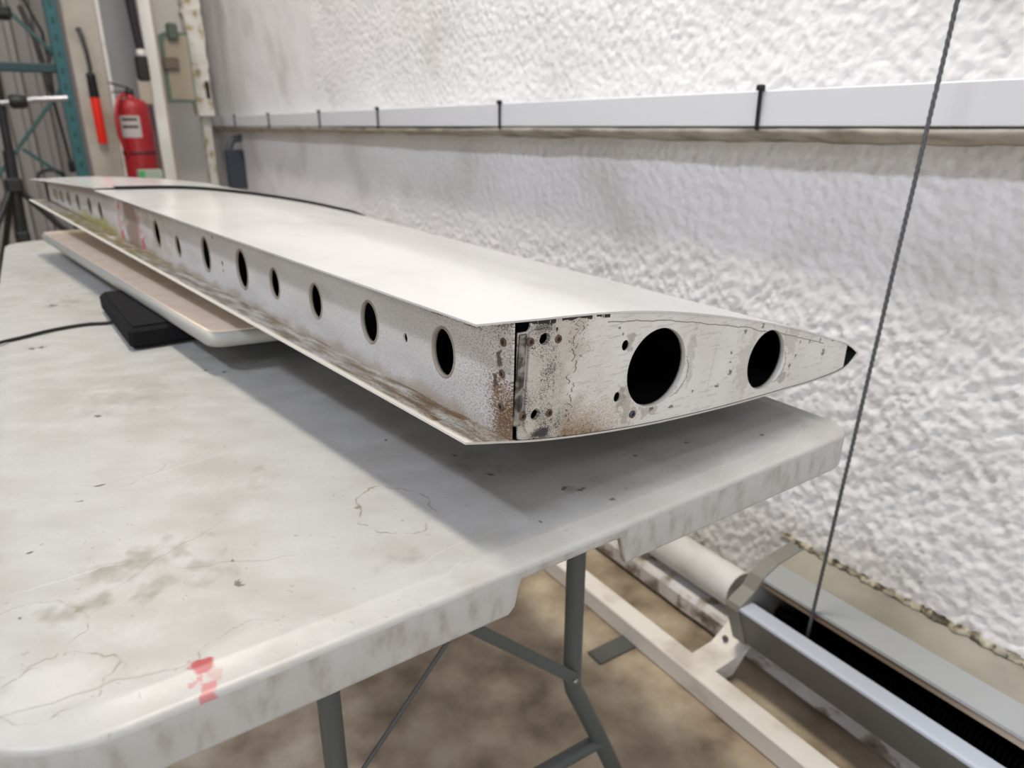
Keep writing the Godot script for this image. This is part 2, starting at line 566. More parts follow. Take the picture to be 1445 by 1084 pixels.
# adds inner faces, primer darkened to deepen the shade inside, as a second surface
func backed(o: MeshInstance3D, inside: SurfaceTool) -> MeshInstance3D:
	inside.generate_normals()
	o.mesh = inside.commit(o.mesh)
	o.mesh.surface_set_material(1, M.shade_primer)
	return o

func rib_image() -> Image:
	var w := 1520
	var h := 400
	var im := Image.create(w, h, false, Image.FORMAT_RGB8)
	var cloud := fn(101, 0.004, 4)
	var speck := fn(102, 0.42, 2)
	var crack := fn(103, 0.028, 4)
	var patch := fn(104, 0.010, 3)
	var scratch := fn(105, 0.05, 3)
	var rust_c := Color(0.45, 0.31, 0.17)
	var dark := Color(0.13, 0.10, 0.08)
	for y in h:
		var u := 0.095 - 0.15 * y / h
		for x in w:
			var c := 0.57 * x / w - 0.01
			var col := Color(0.86, 0.848, 0.815)
			var g := cloud.get_noise_2d(x, y)
			col = col.lerp(Color(0.90, 0.893, 0.872), clampf(0.5 + g, 0, 1) * clampf((c - 0.09) * 40.0, 0, 1))
			var bracket := clampf((0.084 - c) * 300.0, 0, 1)
			var near := clampf((0.20 - c) / 0.11, 0, 1)
			var pn := patch.get_noise_2d(x, y)
			# grey-beige grime between the bracket and the clean paint
			col = col.lerp(Color(0.68, 0.655, 0.605), clampf((0.112 + 0.02 * pn - c) * 60.0, 0, 1) * 0.4)
			# rust along the bottom
			var low: float = y_at(BOTTOM, clampf(c, 0, 0.53))
			var rr: float = clampf(1.0 - (u - low) / (0.030 - 0.010 * pn), 0, 1) * clampf((c - 0.086) * 120.0, 0, 1) * clampf((0.165 - c) * 22.0, 0, 1)
			var sp := speck.get_noise_2d(x, y)
			if rr > 0.0:
				col = col.lerp(rust_c, clampf(rr * rr * 0.8 + 0.3 * rr * crack.get_noise_2d(x * 2.0, y * 2.0), 0, 0.55))
				if sp > 0.42 - 0.6 * rr: col = col.lerp(Color(0.30, 0.19, 0.09).lerp(Color(0.72, 0.63, 0.50), clampf(0.5 + 1.4 * crack.get_noise_2d(x * 3.0, y * 3.0), 0, 1)), 0.7)
			var broad := near * clampf((0.035 - u) * 30.0, 0, 1)
			if sp > 0.44 - 0.22 * broad - 0.5 * pn * near: col = col.lerp(Color(0.42, 0.33, 0.25), 0.55 * max(near * 0.8, 0.12))
			# flaked dark lines on the bracket
			var cr: float = abs(crack.get_noise_2d(x, y))
			var open_ := clampf(pn * 3.0 + 0.25 + 0.6 * bracket, 0, 1) * clampf((0.135 - c) * 25.0, 0, 1)
			if cr < 0.032 * open_ and speck.get_noise_2d(x * 0.2, y * 0.2) > 0.02: col = col.lerp(dark, 0.85)
			if sp + pn * 0.7 > 0.46 - 0.10 * bracket and c < 0.09: col = col.lerp(dark, 0.8)
			# fine scratches in the clean area
			if scratch.get_noise_2d(x * 0.25, y * 1.8) > 0.36: col = col.lerp(Color(0.7, 0.685, 0.65), 0.35)
			# long hairline under the top edge
			var top: float = y_at(TOP, clampf(c, 0.01, 0.535))
			var d: float = abs(u - (top - 0.0085 - 0.0018 * crack.get_noise_2d(x * 0.4, 7.0)))
			if c > 0.135 and c < 0.46 and d < 0.00045: col = col.lerp(Color(0.42, 0.38, 0.34), 0.75)
			# paint knocked off the top edge
			if c > 0.045 and c < 0.137 and top - u < 0.0042 + 0.003 * crack.get_noise_2d(x * 0.6, 40.0) and crack.get_noise_2d(x * 1.4, 3.0) > -0.16: col = dark
			if abs(c - lerpf(0.0795, 0.0825, clampf(u / 0.075, 0, 1))) < 0.0009 + 0.0008 * crack.get_noise_2d(3.0, y * 2.0) and u > -0.003 and u < 0.077: col = dark
			# ragged edge where a layer of paint ends
			var e: float = abs(c - (0.1 + 0.010 * crack.get_noise_2d(5.0, y * 0.7) + 0.004 * (1 if crack.get_noise_2d(90.0, y * 1.5) > 0.05 else 0)))
			if u > 0.006 and u < 0.077 and e < 0.0005: col = col.lerp(Color(0.3, 0.25, 0.2), 0.75)
			im.set_pixel(x, y, col)
	var X := func(c: float) -> float: return (c + 0.01) / 0.57 * w
	var Y := func(u: float) -> float: return (0.095 - u) / 0.15 * h
	# grime round the openings
	for b in [[0.325, 0.0, 0.018, 0.03, 0.16], [0.398, 0.014, 0.016, 0.016, 0.2], [0.242, 0.025, 0.006, 0.03, 0.2], [0.165, -0.004, 0.012, 0.02, 0.3], [0.155, 0.004, 0.006, 0.008, 0.35], [0.163, 0.053, 0.005, 0.007, 0.4], [0.19, -0.018, 0.012, 0.006, 0.3], [0.39, -0.026, 0.012, 0.006, 0.4]]:
		blob(im, X.call(b[0]), Y.call(b[1]), b[2] / 0.57 * w, b[3] / 0.15 * h, Color(0.46, 0.42, 0.38), b[4], 0.5, int(b[0] * 900), 0.03)
	blob(im, X.call(0.072), Y.call(-0.008), 22, 13, Color(0.2, 0.2, 0.21), 0.85, 0.4, 4, 0.05)
	blob(im, X.call(0.098), Y.call(-0.0215), 30, 4, Color(0.1, 0.09, 0.085), 0.9, 0.4, 6, 0.05)  # black slit painted in for the shade of a void at the flange
	# paint broken away round the lower right of the openings
	for q in [[0.198, 0.0215, 0.0362, 0.0362], [0.3583, -0.0012, 0.0295, 0.0315]]:
		for pass_ in 2:
			for k in 12:
				var a := -0.95 + 1.0 * k / 11.0
				var f := sin(PI * k / 11.0)
				var rr := 1.03 + 0.06 * f
				blob(im, X.call(q[0] + cos(a) * q[2] * rr), Y.call(q[1] + sin(a) * q[3] * rr), (5.0 + 6.0 * f) * (1.25 - 0.25 * pass_), (5.0 + 6.0 * f) * (1.25 - 0.25 * pass_), Color(0.45, 0.41, 0.37) if pass_ == 0 else Color(0.90, 0.895, 0.88), 0.9, 0.2, 60 + k, 0.05, 4.0)
	# worn spots
	for b in [[0.298, 0.018, 5, 5], [0.2985, 0.008, 6, 3], [0.301, -0.003, 11, 7], [0.283, -0.013, 9, 5], [0.318, 0.036, 5, 6], [0.345, 0.037, 6, 7], [0.365, 0.037, 5, 7], [0.395, 0.029, 5, 10], [0.402, -0.016, 5, 8], [0.415, 0.008, 4, 5], [0.432, 0.006, 3, 6], [0.452, 0.004, 4, 8], [0.462, -0.012, 8, 13], [0.478, 0.0, 5, 6], [0.41, -0.006, 5, 5], [0.437, 0.022, 4, 5], [0.196, -0.017, 7, 6], [0.222, -0.021, 9, 4], [0.25, -0.012, 4, 4], [0.149, 0.066, 4, 3], [0.153, 0.06, 3, 3]]:
		blob(im, X.call(b[0]), Y.call(b[1]), b[2], b[3], Color(0.27, 0.23, 0.2), 0.7, 0.6, int(b[0] * 5000), 0.12)
	return im

func web_image() -> Image:
	var w := 2048
	var h := 200
	var im := Image.create(w, h, false, Image.FORMAT_RGB8)
	var cloud := fn(111, 0.006, 4)
	var speck := fn(112, 0.35, 2)
	var stain := fn(113, 0.018, 4)
	for y in h:
		var u := 0.1 - 0.12 * y / h
		for x in w:
			var s := 1.75 * x / w
			var col := Color(0.83, 0.82, 0.80)
			var g := cloud.get_noise_2d(x, y * 2.0)
			col = col.lerp(Color(0.75, 0.735, 0.72), clampf(0.4 + g * 1.4, 0, 1) * 0.6)
			var sp := speck.get_noise_2d(x, y)
			var st := stain.get_noise_2d(x, y)
			var near := clampf(1.0 - s / 0.12, 0, 1)
			if sp > 0.42 - 0.14 * near: col = col.lerp(Color(0.43, 0.34, 0.27), 0.2 + 0.35 * near)
			if sp < -0.40 + 0.1 * near: col = col.lerp(Color(0.92, 0.91, 0.9), 0.5)
			# rust beside the end and under the top lip near it
			var r := clampf(1.0 - s / (0.028 + 0.02 * st), 0, 1) * clampf((0.042 - u) * 40.0, 0, 1)
			if r > 0.0:
				col = col.lerp(Color(0.50, 0.38, 0.27), r * 0.45)
				if sp > 0.30 - 0.55 * r: col = col.lerp(Color(0.34, 0.23, 0.13), 0.75)
			r = clampf((u - 0.072) * 90.0, 0, 1) * clampf(1.0 - s / 0.12, 0, 1)
			if r > 0.0 and sp + st * 1.2 > 0.22 - 0.3 * r: col = col.lerp(Color(0.33, 0.27, 0.23), 0.65)
			# brown scum towards the bottom edge, darker brown towards the top edge
			r = clampf((0.004 - u) * 90.0 + st, 0, 1)
			col = col.lerp(Color(0.62, 0.55, 0.44), r * 0.45)
			r = clampf((u - 0.081) * 120.0 + st * 0.6, 0, 1)
			col = col.lerp(Color(0.42, 0.37, 0.31), r * 0.6)
			# the stained stretch beside the joint
			var q := clampf(1.0 - abs(s - 0.985) / 0.055 + st * 0.5, 0, 1)
			col = col.lerp(Color(0.56, 0.45, 0.39), clampf(q * 2.0, 0, 1) * 0.75)
			for e in [0.935, 1.06]:
				var d: float = abs(s - e + st * 0.02)
				col = col.lerp(Color(0.78, 0.36, 0.38), clampf(1.0 - d / 0.012, 0, 1) * clampf((0.075 - u) * 40.0, 0, 1) * clampf(0.75 + st, 0, 1))
			q = clampf((s - 1.07) * 20.0, 0, 1) * clampf((1.5 - s) * 5.0, 0, 1) * clampf((0.022 - u) * 55.0 + st * 0.8, 0, 1)
			col = col.lerp(Color(0.62, 0.58, 0.30), q * 0.75)
			q = clampf((s - 0.76) * 30.0, 0, 1) * clampf((0.93 - s) * 30.0, 0, 1)
			col = col.lerp(Color(0.70, 0.64, 0.54), q * clampf(0.35 + st, 0, 1) * 0.7)
			q = clampf((s - 0.75) * 6.0, 0, 1) * clampf((u - 0.058) * 60.0, 0, 1)
			col = col.lerp(Color(0.52, 0.46, 0.43), q * 0.6)
			im.set_pixel(x, y, col)
	var X := func(s: float) -> float: return s / 1.75 * w
	var Y := func(u: float) -> float: return (0.1 - u) / 0.12 * h
	for b in [[0.013, 0.006, 14, 30], [0.018, 0.028, 11, 22]]:
		blob(im, X.call(b[0]), Y.call(b[1]), b[2], b[3], Color(0.43, 0.31, 0.20), 0.85, 0.9, int(b[0] * 4000), 0.25, 0.9)
	for b in [[0.60, 0.066, 3, 4], [0.575, 0.033, 3, 6], [0.575, 0.022, 2, 4], [0.016, 0.055, 4, 12], [0.02, 0.035, 3, 10]]:
		blob(im, X.call(b[0]), Y.call(b[1]), b[2], b[3], Color(0.2, 0.17, 0.15), 0.7, 0.5, int(b[0] * 4000), 0.1)
	return im

func flange_image() -> Image:
	var w := 1400
	var h := 96
	var im := Image.create(w, h, false, Image.FORMAT_RGB8)
	var stain := fn(121, 0.02, 4)
	var speck := fn(122, 0.3, 2)
	for y in h:
		var c := 0.06 * y / h
		for x in w:
			var s := 1.75 * x / w
			var col := Color(0.80, 0.785, 0.75)
			var n := stain.get_noise_2d(x, y * 2.0)
			var sp := speck.get_noise_2d(x, y)
			var near := clampf(1.0 - s / 0.22, 0, 1)
			var k := clampf((c - 0.004) * 200.0, 0, 1)
			col = col.lerp(Color(0.55, 0.49, 0.40), k * clampf(0.42 + n * 1.1 + 0.25 * near, 0, 1))
			col = col.lerp(Color(0.42, 0.29, 0.15), k * near * clampf(0.3 + n * 1.6 + sp * 0.5, 0, 1))
			if s < 0.05: col = col.lerp(Color(0.84, 0.82, 0.78), clampf(n * 4.0 + 0.1, 0, 1) * 0.8)
			if sp > 0.45 - 0.2 * near: col = col.lerp(Color(0.32, 0.24, 0.16), 0.5 * k)
			col = col.lerp(Color(0.60, 0.54, 0.30), k * clampf((s - 0.72) * 8.0, 0, 1) * clampf((1.5 - s) * 8.0, 0, 1) * clampf(0.6 + n, 0, 1) * 0.7)
			im.set_pixel(x, y, col)
	return im

func wing() -> void:
	var t := thing("aircraft_flap", "long white riveted metal flap with lightening holes, propped on padded board over table", "aircraft part")
	var move := func(p: Vector2, d: float) -> Vector3: return W(p.x, p.y, d)
	# skins
	var top_mat := mat(Color(0.87, 0.865, 0.85), 0.22)
	top_mat.clearcoat_enabled = true
	top_mat.clearcoat = 0.4
	top_mat.clearcoat_roughness = 0.12
	top_mat = tri(top_mat, ramp_tex(132, 0.007, [[0.0, Color(0.77, 0.765, 0.755)], [0.45, Color(0.835, 0.83, 0.82)], [1.0, Color(0.85, 0.845, 0.835)]], 512), 1.3)
	top_mat.albedo_color = Color.WHITE
	var wave: Image = fn(131, 0.006, 2).get_seamless_image(256, 256)
	top_mat.heightmap_enabled = true
	top_mat.heightmap_texture = ImageTexture.create_from_image(wave)
	top_mat.heightmap_scale = 0.35
	top_mat.uv1_triplanar = true
	top_mat.uv1_world_triplanar = true
	top_mat.uv1_scale = Vector3.ONE * 1.3
	skin("top_skin", TOP, -0.0016, [0.0, 0.2, 0.4, 0.6, 0.8, JOINT - 0.006], top_mat, t)
	var far := []
	for p in TOP: far.append(p + Vector2(0, 0.004))
	skin("top_skin", far, -0.0016, [JOINT + 0.006, 1.2, 1.4, SPAN], top_mat, t)
	var flange_mat := image_mat(flange_image(), 0.5)
	skin("bottom_skin", BOTTOM, 0.0018, [0.0, 0.2, 0.4, 0.6, 0.8, JOINT, 1.2, 1.4, SPAN], flange_mat, t)
	# dark strip standing in for the shade in the gap between the top skins
	var st := begin()
	var tp := curve2(TOP, 2)
	for i in tp.size() - 1:
		var a: Vector2 = tp[i]
		var b: Vector2 = tp[i + 1]
		if a.x < 0.04: continue
		var f := []
		for q in [[JOINT - 0.005, 0.0062], [JOINT + 0.007, 0.0062], [JOINT + 0.007, -0.004], [JOINT - 0.005, -0.004]]:
			f.append([W(a.x, a.y + q[1], q[0]), W(b.x, b.y + q[1], q[0])])
		for k in 4:
			quad(st, f[k][0], f[k][1], f[(k + 1) % 4][1], f[(k + 1) % 4][0])
	done(st, "joint_gap_shade", M.rubber, t)
	# spar web with lightening holes
	var wi := web_image()
	var web_mat := image_mat(wi, 0.5)
	var holes := [[0.0873, 0.0407, 0.0150, 0.0207], [0.1444, 0.0387, 0.0032, 0.0044], [0.2045, 0.0392, 0.0145, 0.0197], [0.3132, 0.0367, 0.0132, 0.0181], [0.4138, 0.0365, 0.0124, 0.0172], [0.5081, 0.0362, 0.0170, 0.0240], [0.6323, 0.035, 0.0150, 0.0230], [0.7482, 0.0285, 0.0110, 0.0150], [0.8449, 0.0334, 0.0150, 0.0200], [1.1916, 0.0285, 0.0130, 0.0165], [1.2729, 0.0288, 0.0130, 0.0160], [1.3693, 0.0269, 0.0120, 0.0150], [1.4545, 0.0254, 0.0115, 0.0140], [1.5262, 0.0227, 0.0110, 0.0125], [1.586, 0.0215, 0.0100, 0.0115]]
	var outline := PackedVector2Array()
	var top_line := PackedVector2Array()
	var bot_line := PackedVector2Array()
	for i in 35:
		var s := 0.0015 + (SPAN - 0.003) * i / 34.0
		bot_line.append(Vector2(s, -0.0083))
		top_line.append(Vector2(s, 0.0862))
	top_line.reverse()
	outline.append_array(bot_line)
	outline.append_array(top_line)
	var cut := []
	for q in holes:
		var k := shape_at(q[0])
		q[1] = (q[1] - k.z * 0.042) / k.y
		q[3] = q[3] / k.y
		cut.append(circle(Vector2(q[0], q[1]), q[2], q[3], 26))
	st = begin()
	var inside := begin()
	var place_web := func(p: Vector2, d: float) -> Vector3: return W(0.0420 + d, p.y, p.x)
	sheet(st, outline, cut, 0.0016, place_web, func(p: Vector2) -> Vector2: return Vector2(p.x / 1.75, (0.1 - p.y) / 0.12), [JOINT, 0.03, 0.26, 0.7, 1.0], inside)
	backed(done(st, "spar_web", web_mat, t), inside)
	var rim_mat := mat(Color(0.62, 0.58, 0.52), 0.55)
	for q in holes:
		if q[2] < 0.005: continue
		st = begin()
		var rings := []
		for r in [[1.09, 0.0004], [1.07, -0.0009], [1.0, -0.0011], [0.985, 0.0012], [0.985, 0.0032], [1.0, 0.0032], [1.005, 0.0022]]:
			var ring := []
			for p in circle(Vector2(q[0], q[1]), q[2] * r[0], q[3] * r[0], 26):
				ring.append(place_web.call(p, r[1]))
			rings.append(ring)
		loft(st, rings, false, 1)
		done(st, "hole_rim", rim_mat, t)
	# end rib
	var rib_mat := image_mat(rib_image(), 0.45)
	var up_line := curve2(TOP, 3)
	var lo_line := curve2(BOTTOM, 3)
	var o2 := PackedVector2Array()
	for p in lo_line:
		if p.x > 0.05 and p.x < 0.510: o2.append(p + Vector2(0, 0.0019))
	o2.append(Vector2(0.511, y_at(BOTTOM, 0.511) + 0.0019))
	o2.append(Vector2(0.5105, y_at(TOP, 0.5105) - 0.0017))
	up_line.reverse()
	for p in up_line:
		if p.x > 0.060 and p.x < 0.509: o2.append(p - Vector2(0, 0.0017))
	# cut-outs in both front corners
	o2.append_array(PackedVector2Array([Vector2(0.0575, 0.0845), Vector2(0.0565, 0.0795), Vector2(0.0545, 0.0778), Vector2(0.0462, 0.0778), Vector2(0.0462, 0.0030), Vector2(0.0478, 0.0010), Vector2(0.0482, -0.0085)]))
	var hs := [[0.198, 0.0215, 0.0362, 0.0362, 0.0], [0.3583, -0.0012, 0.0295, 0.0315, 0.0], [0.1573, 0.0492, 0.0042, 0.0047, 0.0], [0.1523, 0.0038, 0.0038, 0.0046, 0.0], [0.0691, 0.0702, 0.0052, 0.0048, 0.0], [0.0629, 0.0098, 0.0048, 0.0046, 0.0]]
	var cut2 := []
	for q in hs: cut2.append(circle(Vector2(q[0], q[1]), q[2], q[3], 40 if q[2] > 0.01 else 16))
	st = begin()
	var place_rib := func(p: Vector2, d: float) -> Vector3: return W(p.x, p.y, 0.001 + d)
	var rib_uv := func(p: Vector2) -> Vector2: return Vector2((p.x + 0.01) / 0.57, (0.095 - p.y) / 0.15)
	inside = begin()
	sheet(st, o2, cut2, 0.0014, place_rib, rib_uv, [], inside)
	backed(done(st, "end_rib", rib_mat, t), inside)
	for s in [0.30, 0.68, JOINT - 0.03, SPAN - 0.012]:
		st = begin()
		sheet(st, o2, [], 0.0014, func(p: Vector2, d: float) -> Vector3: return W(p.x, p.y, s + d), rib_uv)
		done(st, "inner_rib", M.shade_primer, t)
	for q in hs.slice(0, 2):
		st = begin()
		var rings := []
		for r in [[1.012, 0.0018], [1.0, -0.0004], [0.995, 0.0004], [0.985, 0.002], [0.980, 0.0042], [0.99, 0.0042], [1.0, 0.0024]]:
			var ring := []
			for p in circle(Vector2(q[0], q[1]), q[2] * r[0], q[3] * r[0], 40):
				ring.append(place_rib.call(p, r[1]))
			rings.append(ring)
		loft(st, rings, false, 1)
		done(st, "hole_flange", M.rib_white, t)
	# hinge bracket plate on the rib
	st = begin()
	var plate := PackedVector2Array([Vector2(0.0525, 0.0015), Vector2(0.0555, -0.004), Vector2(0.0765, -0.005), Vector2(0.0782, -0.002), Vector2(0.0812, 0.073), Vector2(0.0785, 0.0775), Vector2(0.0605, 0.0782), Vector2(0.0555, 0.0765)])
	sheet(st, plate, [cut2[4], cut2[5]], 0.0018, func(p: Vector2, d: float) -> Vector3: return W(p.x, p.y, 0.0004 - d), rib_uv)
	done(st, "hinge_bracket", rib_mat, t)
	# rounded metal corner between web and rib
	st = begin()
	var ra := []
	var rb := []
	for q in [[0.0462, 0.0012], [0.0462, -0.0004], [0.0472, -0.0012], [0.0495, -0.0014], [0.0522, -0.0010], [0.0530, 0.0012]]:
		ra.append(W(q[0] - 0.0028, 0.004, q[1]))
		rb.append(W(q[0] + 0.0006, 0.0765, q[1]))
	loft(st, [ra, rb], true, 4294967295)
	done(st, "corner_strip", tri(mat(Color.WHITE, 0.5, 0.35), ramp_tex(141, 0.03, [[0.0, Color(0.12, 0.11, 0.1)], [0.45, Color(0.34, 0.33, 0.31)], [0.6, Color(0.62, 0.6, 0.56)], [1.0, Color(0.7, 0.68, 0.64)]], 256), 9.0), t)
	# stiffening bead pressed into the rib
	st = begin()
	var bead := PackedVector2Array([Vector2(0.270, -0.016), Vector2(0.2765, 0.030), Vector2(0.281, 0.043), Vector2(0.290, 0.0475), Vector2(0.305, 0.046), Vector2(0.306, 0.040), Vector2(0.302, -0.016)])
	sheet(st, bead, [], 0.0014, func(p: Vector2, d: float) -> Vector3: return W(p.x, p.y, 0.001 - d), rib_uv)
	done(st, "rib_bead", rib_mat, t)
	# fasteners
	for q in [[0.0558, 0.0702], [0.0822, 0.068], [0.0506, 0.0112], [0.0763, 0.008]]:
		fastener(W(q[0], q[1], -0.0014), -WS, 0.0034, M.rust, t)
	fastener(W(0.1723, -0.0168, 0.0006), -WS, 0.0036, M.bare, t)
	for q in [[0.0118, 0.0690], [0.0128, 0.0436], [0.0135, 0.0165]]:
		fastener(W(0.0418, q[1], q[0]), -WC, 0.0034, M.rust, t)

func fastener(p: Vector3, n: Vector3, r: float, m: Material, parent: Node) -> void:
	var st := begin()
	var y := n.normalized()
	var x := y.cross(Vector3(0.3, 1, 0.2)).normalized()
	lathe(st, Transform3D(Basis(x, y, x.cross(y)), p), [[r, -0.001], [r, 0.0006], [r * 0.86, 0.0012], [r * 0.6, 0.0011], [r * 0.5, 0.0002], [0.0, 0.0]], 16)
	var head := done(st, "rivet", m, parent)
	st = begin()
	lathe(st, Transform3D(Basis(x, y, x.cross(y)), p), [[r * 0.52, 0.0007], [r * 0.4, 0.0009], [0.0, 0.0008]], 12)
	done(st, "recess", M.recess, head)
# ==================================================================== table
const TX0 := -0.10
const TX1 := 0.684
const TZ0 := -2.41
const TZ1 := -0.356

func table_image() -> Image:
	var w := 896
	var h := 2048
	var im := Image.create(w, h, false, Image.FORMAT_RGB8)
	var big := fn(201, 0.006, 4)
	var grain := fn(202, 0.09, 3)
	var smear := fn(203, 0.02, 4)
	var base := Color(0.672, 0.670, 0.655)
	var grime := Color(0.56, 0.545, 0.505)
	for y in h:
		for x in w:
			var b := big.get_noise_2d(x, y * 0.5)
			var g := grain.get_noise_2d(x, y)
			var s := smear.get_noise_2d(x * 0.5 + y * 0.25, y * 0.9 - x * 0.45)
			var col := base.lerp(grime, clampf(b * 0.3 + s * 0.3 + 0.1, 0, 0.4))
			col = col.lerp(Color(0.715, 0.713, 0.70), clampf(s * -0.6 + g * 0.3, 0, 0.4))
			if g > 0.62: col = col.lerp(Color(0.45, 0.42, 0.38), 0.3)
			im.set_pixel(x, y, col)
	var X := func(x: float) -> float: return (x - TX0) / (TX1 - TX0) * w
	var Y := func(z: float) -> float: return (z - TZ0) / (TZ1 - TZ0) * h
	var px := func(m: float) -> float: return m / (TX1 - TX0) * w
	var py := func(m: float) -> float: return m / (TZ1 - TZ0) * h
	var brown := Color(0.42, 0.36, 0.29)
	# drink rings and their paler insides
	blob(im, X.call(-0.045), Y.call(-0.412), px.call(0.030), py.call(0.024), Color(0.725, 0.722, 0.705), 0.7, 0.15, 3, 0.02)
	outline_ring(im, X.call(-0.045), Y.call(-0.411), px.call(0.031), py.call(0.025), brown, 0.55, 0.03, 3)
	outline_ring(im, X.call(0.200), Y.call(-0.488), px.call(0.031), py.call(0.040), brown, 0.7, 0.03, 5)
	blob(im, X.call(0.058), Y.call(-0.388), px.call(0.025), py.call(0.016), Color(0.725, 0.722, 0.705), 0.5, 0.2, 8, 0.02)
	outline_ring(im, X.call(0.058), Y.call(-0.386), px.call(0.03), py.call(0.02), brown, 0.5, 0.03, 8, 2.6, 5.6)
	outline_ring(im, X.call(-0.075), Y.call(-0.47), px.call(0.05), py.call(0.035), brown, 0.45, 0.025, 9)
	outline_ring(im, X.call(0.30), Y.call(-1.1), px.call(0.035), py.call(0.035), brown, 0.5, 0.03, 10)
	outline_ring(im, X.call(0.02), Y.call(-0.70), px.call(0.04), py.call(0.04), brown, 0.3, 0.03, 12, 0.5, 2.6)
	# red paint marks
	blob(im, X.call(0.029), Y.call(-0.383), px.call(0.0085), py.call(0.007), Color(0.60, 0.17, 0.19), 0.85, 0.4, 13, 0.05)
	blob(im, X.call(0.0265), Y.call(-0.365), px.call(0.006), py.call(0.008), Color(0.70, 0.30, 0.31), 0.6, 0.6, 14, 0.07)
	blob(im, X.call(0.034), Y.call(-0.373), px.call(0.007), py.call(0.005), Color(0.68, 0.45, 0.44), 0.4, 0.6, 15, 0.07)
	# scuffed grime
	for b in [[-0.022, -0.478, 0.028, 0.014, 0.45], [0.019, -0.525, 0.03, 0.02, 0.4], [0.04, -0.485, 0.025, 0.02, 0.32], [0.123, -0.599, 0.010, 0.03, 0.3], [0.177, -0.417, 0.016, 0.010, 0.3], [0.012, -0.512, 0.03, 0.016, 0.3], [0.30, -0.52, 0.03, 0.03, 0.25], [0.36, -0.435, 0.03, 0.008, 0.35], [0.02, -1.5, 0.05, 0.05, 0.25], [-0.05, -1.85, 0.05, 0.09, 0.2], [0.05, -0.9, 0.06, 0.05, 0.18]]:
		blob(im, X.call(b[0]), Y.call(b[1]), px.call(b[2]), py.call(b[3]), Color(0.43, 0.41, 0.355), b[4], 0.9, int(b[0] * 999) + 7, 0.03, 0.8)
	# nicks and spots
	for b in [[-0.061, -0.491, 2, 3], [-0.055, -0.577, 4, 2], [-0.019, -0.645, 6, 2], [-0.003, -0.668, 8, 2.5], [0.067, -0.452, 4, 6], [0.069, -0.484, 2, 3], [0.299, -0.498, 5, 5], [0.363, -0.402, 5, 4], [0.29, -0.405, 2, 3], [0.34, -0.44, 9, 3], [0.352, -0.43, 7, 3], [0.437, -0.455, 4, 3], [0.43, -0.52, 3, 3], [0.29, -0.55, 4, 4], [-0.014, -1.474, 12, 14], [-0.048, -1.187, 7, 9], [-0.036, -1.187, 7, 9], [0.14, -0.95, 5, 5], [0.16, -0.93, 5, 5], [0.02, -1.65, 5, 6], [0.01, -0.85, 6, 5], [0.25, -0.62, 3, 4], [0.5, -0.45, 5, 3], [0.58, -0.42, 4, 3]]:
		blob(im, X.call(b[0]), Y.call(b[1]), b[2] * 0.75, b[3] * 0.75, Color(0.22, 0.205, 0.19), 0.6, 0.5, int(b[0] * 5000) + 3, 0.15)
	var r := RandomNumberGenerator.new()
	r.seed = 21
	for k in 46:
		var x := r.randf_range(-0.08, 0.66)
		var z := -0.38 - pow(r.randf(), 1.6) * 1.4
		var a := r.randf_range(-0.5, 0.9)
		var l := r.randf_range(0.02, 0.10)
		var pale := r.randf() < 0.6
		stroke(im, X.call(x), Y.call(z), X.call(x + cos(a) * l), Y.call(z - sin(a) * l), 0.8, Color(0.77, 0.768, 0.757) if pale else Color(0.5, 0.47, 0.42), r.randf_range(0.25, 0.6), 6.0, k)
	return im

func rounded(inset: float, pts: Array) -> Array:   # outline of the top: [x, z] points, near corners first
	var out := []
	for p in pts:
		out.append(p[0] - p[1] * inset)
	return out

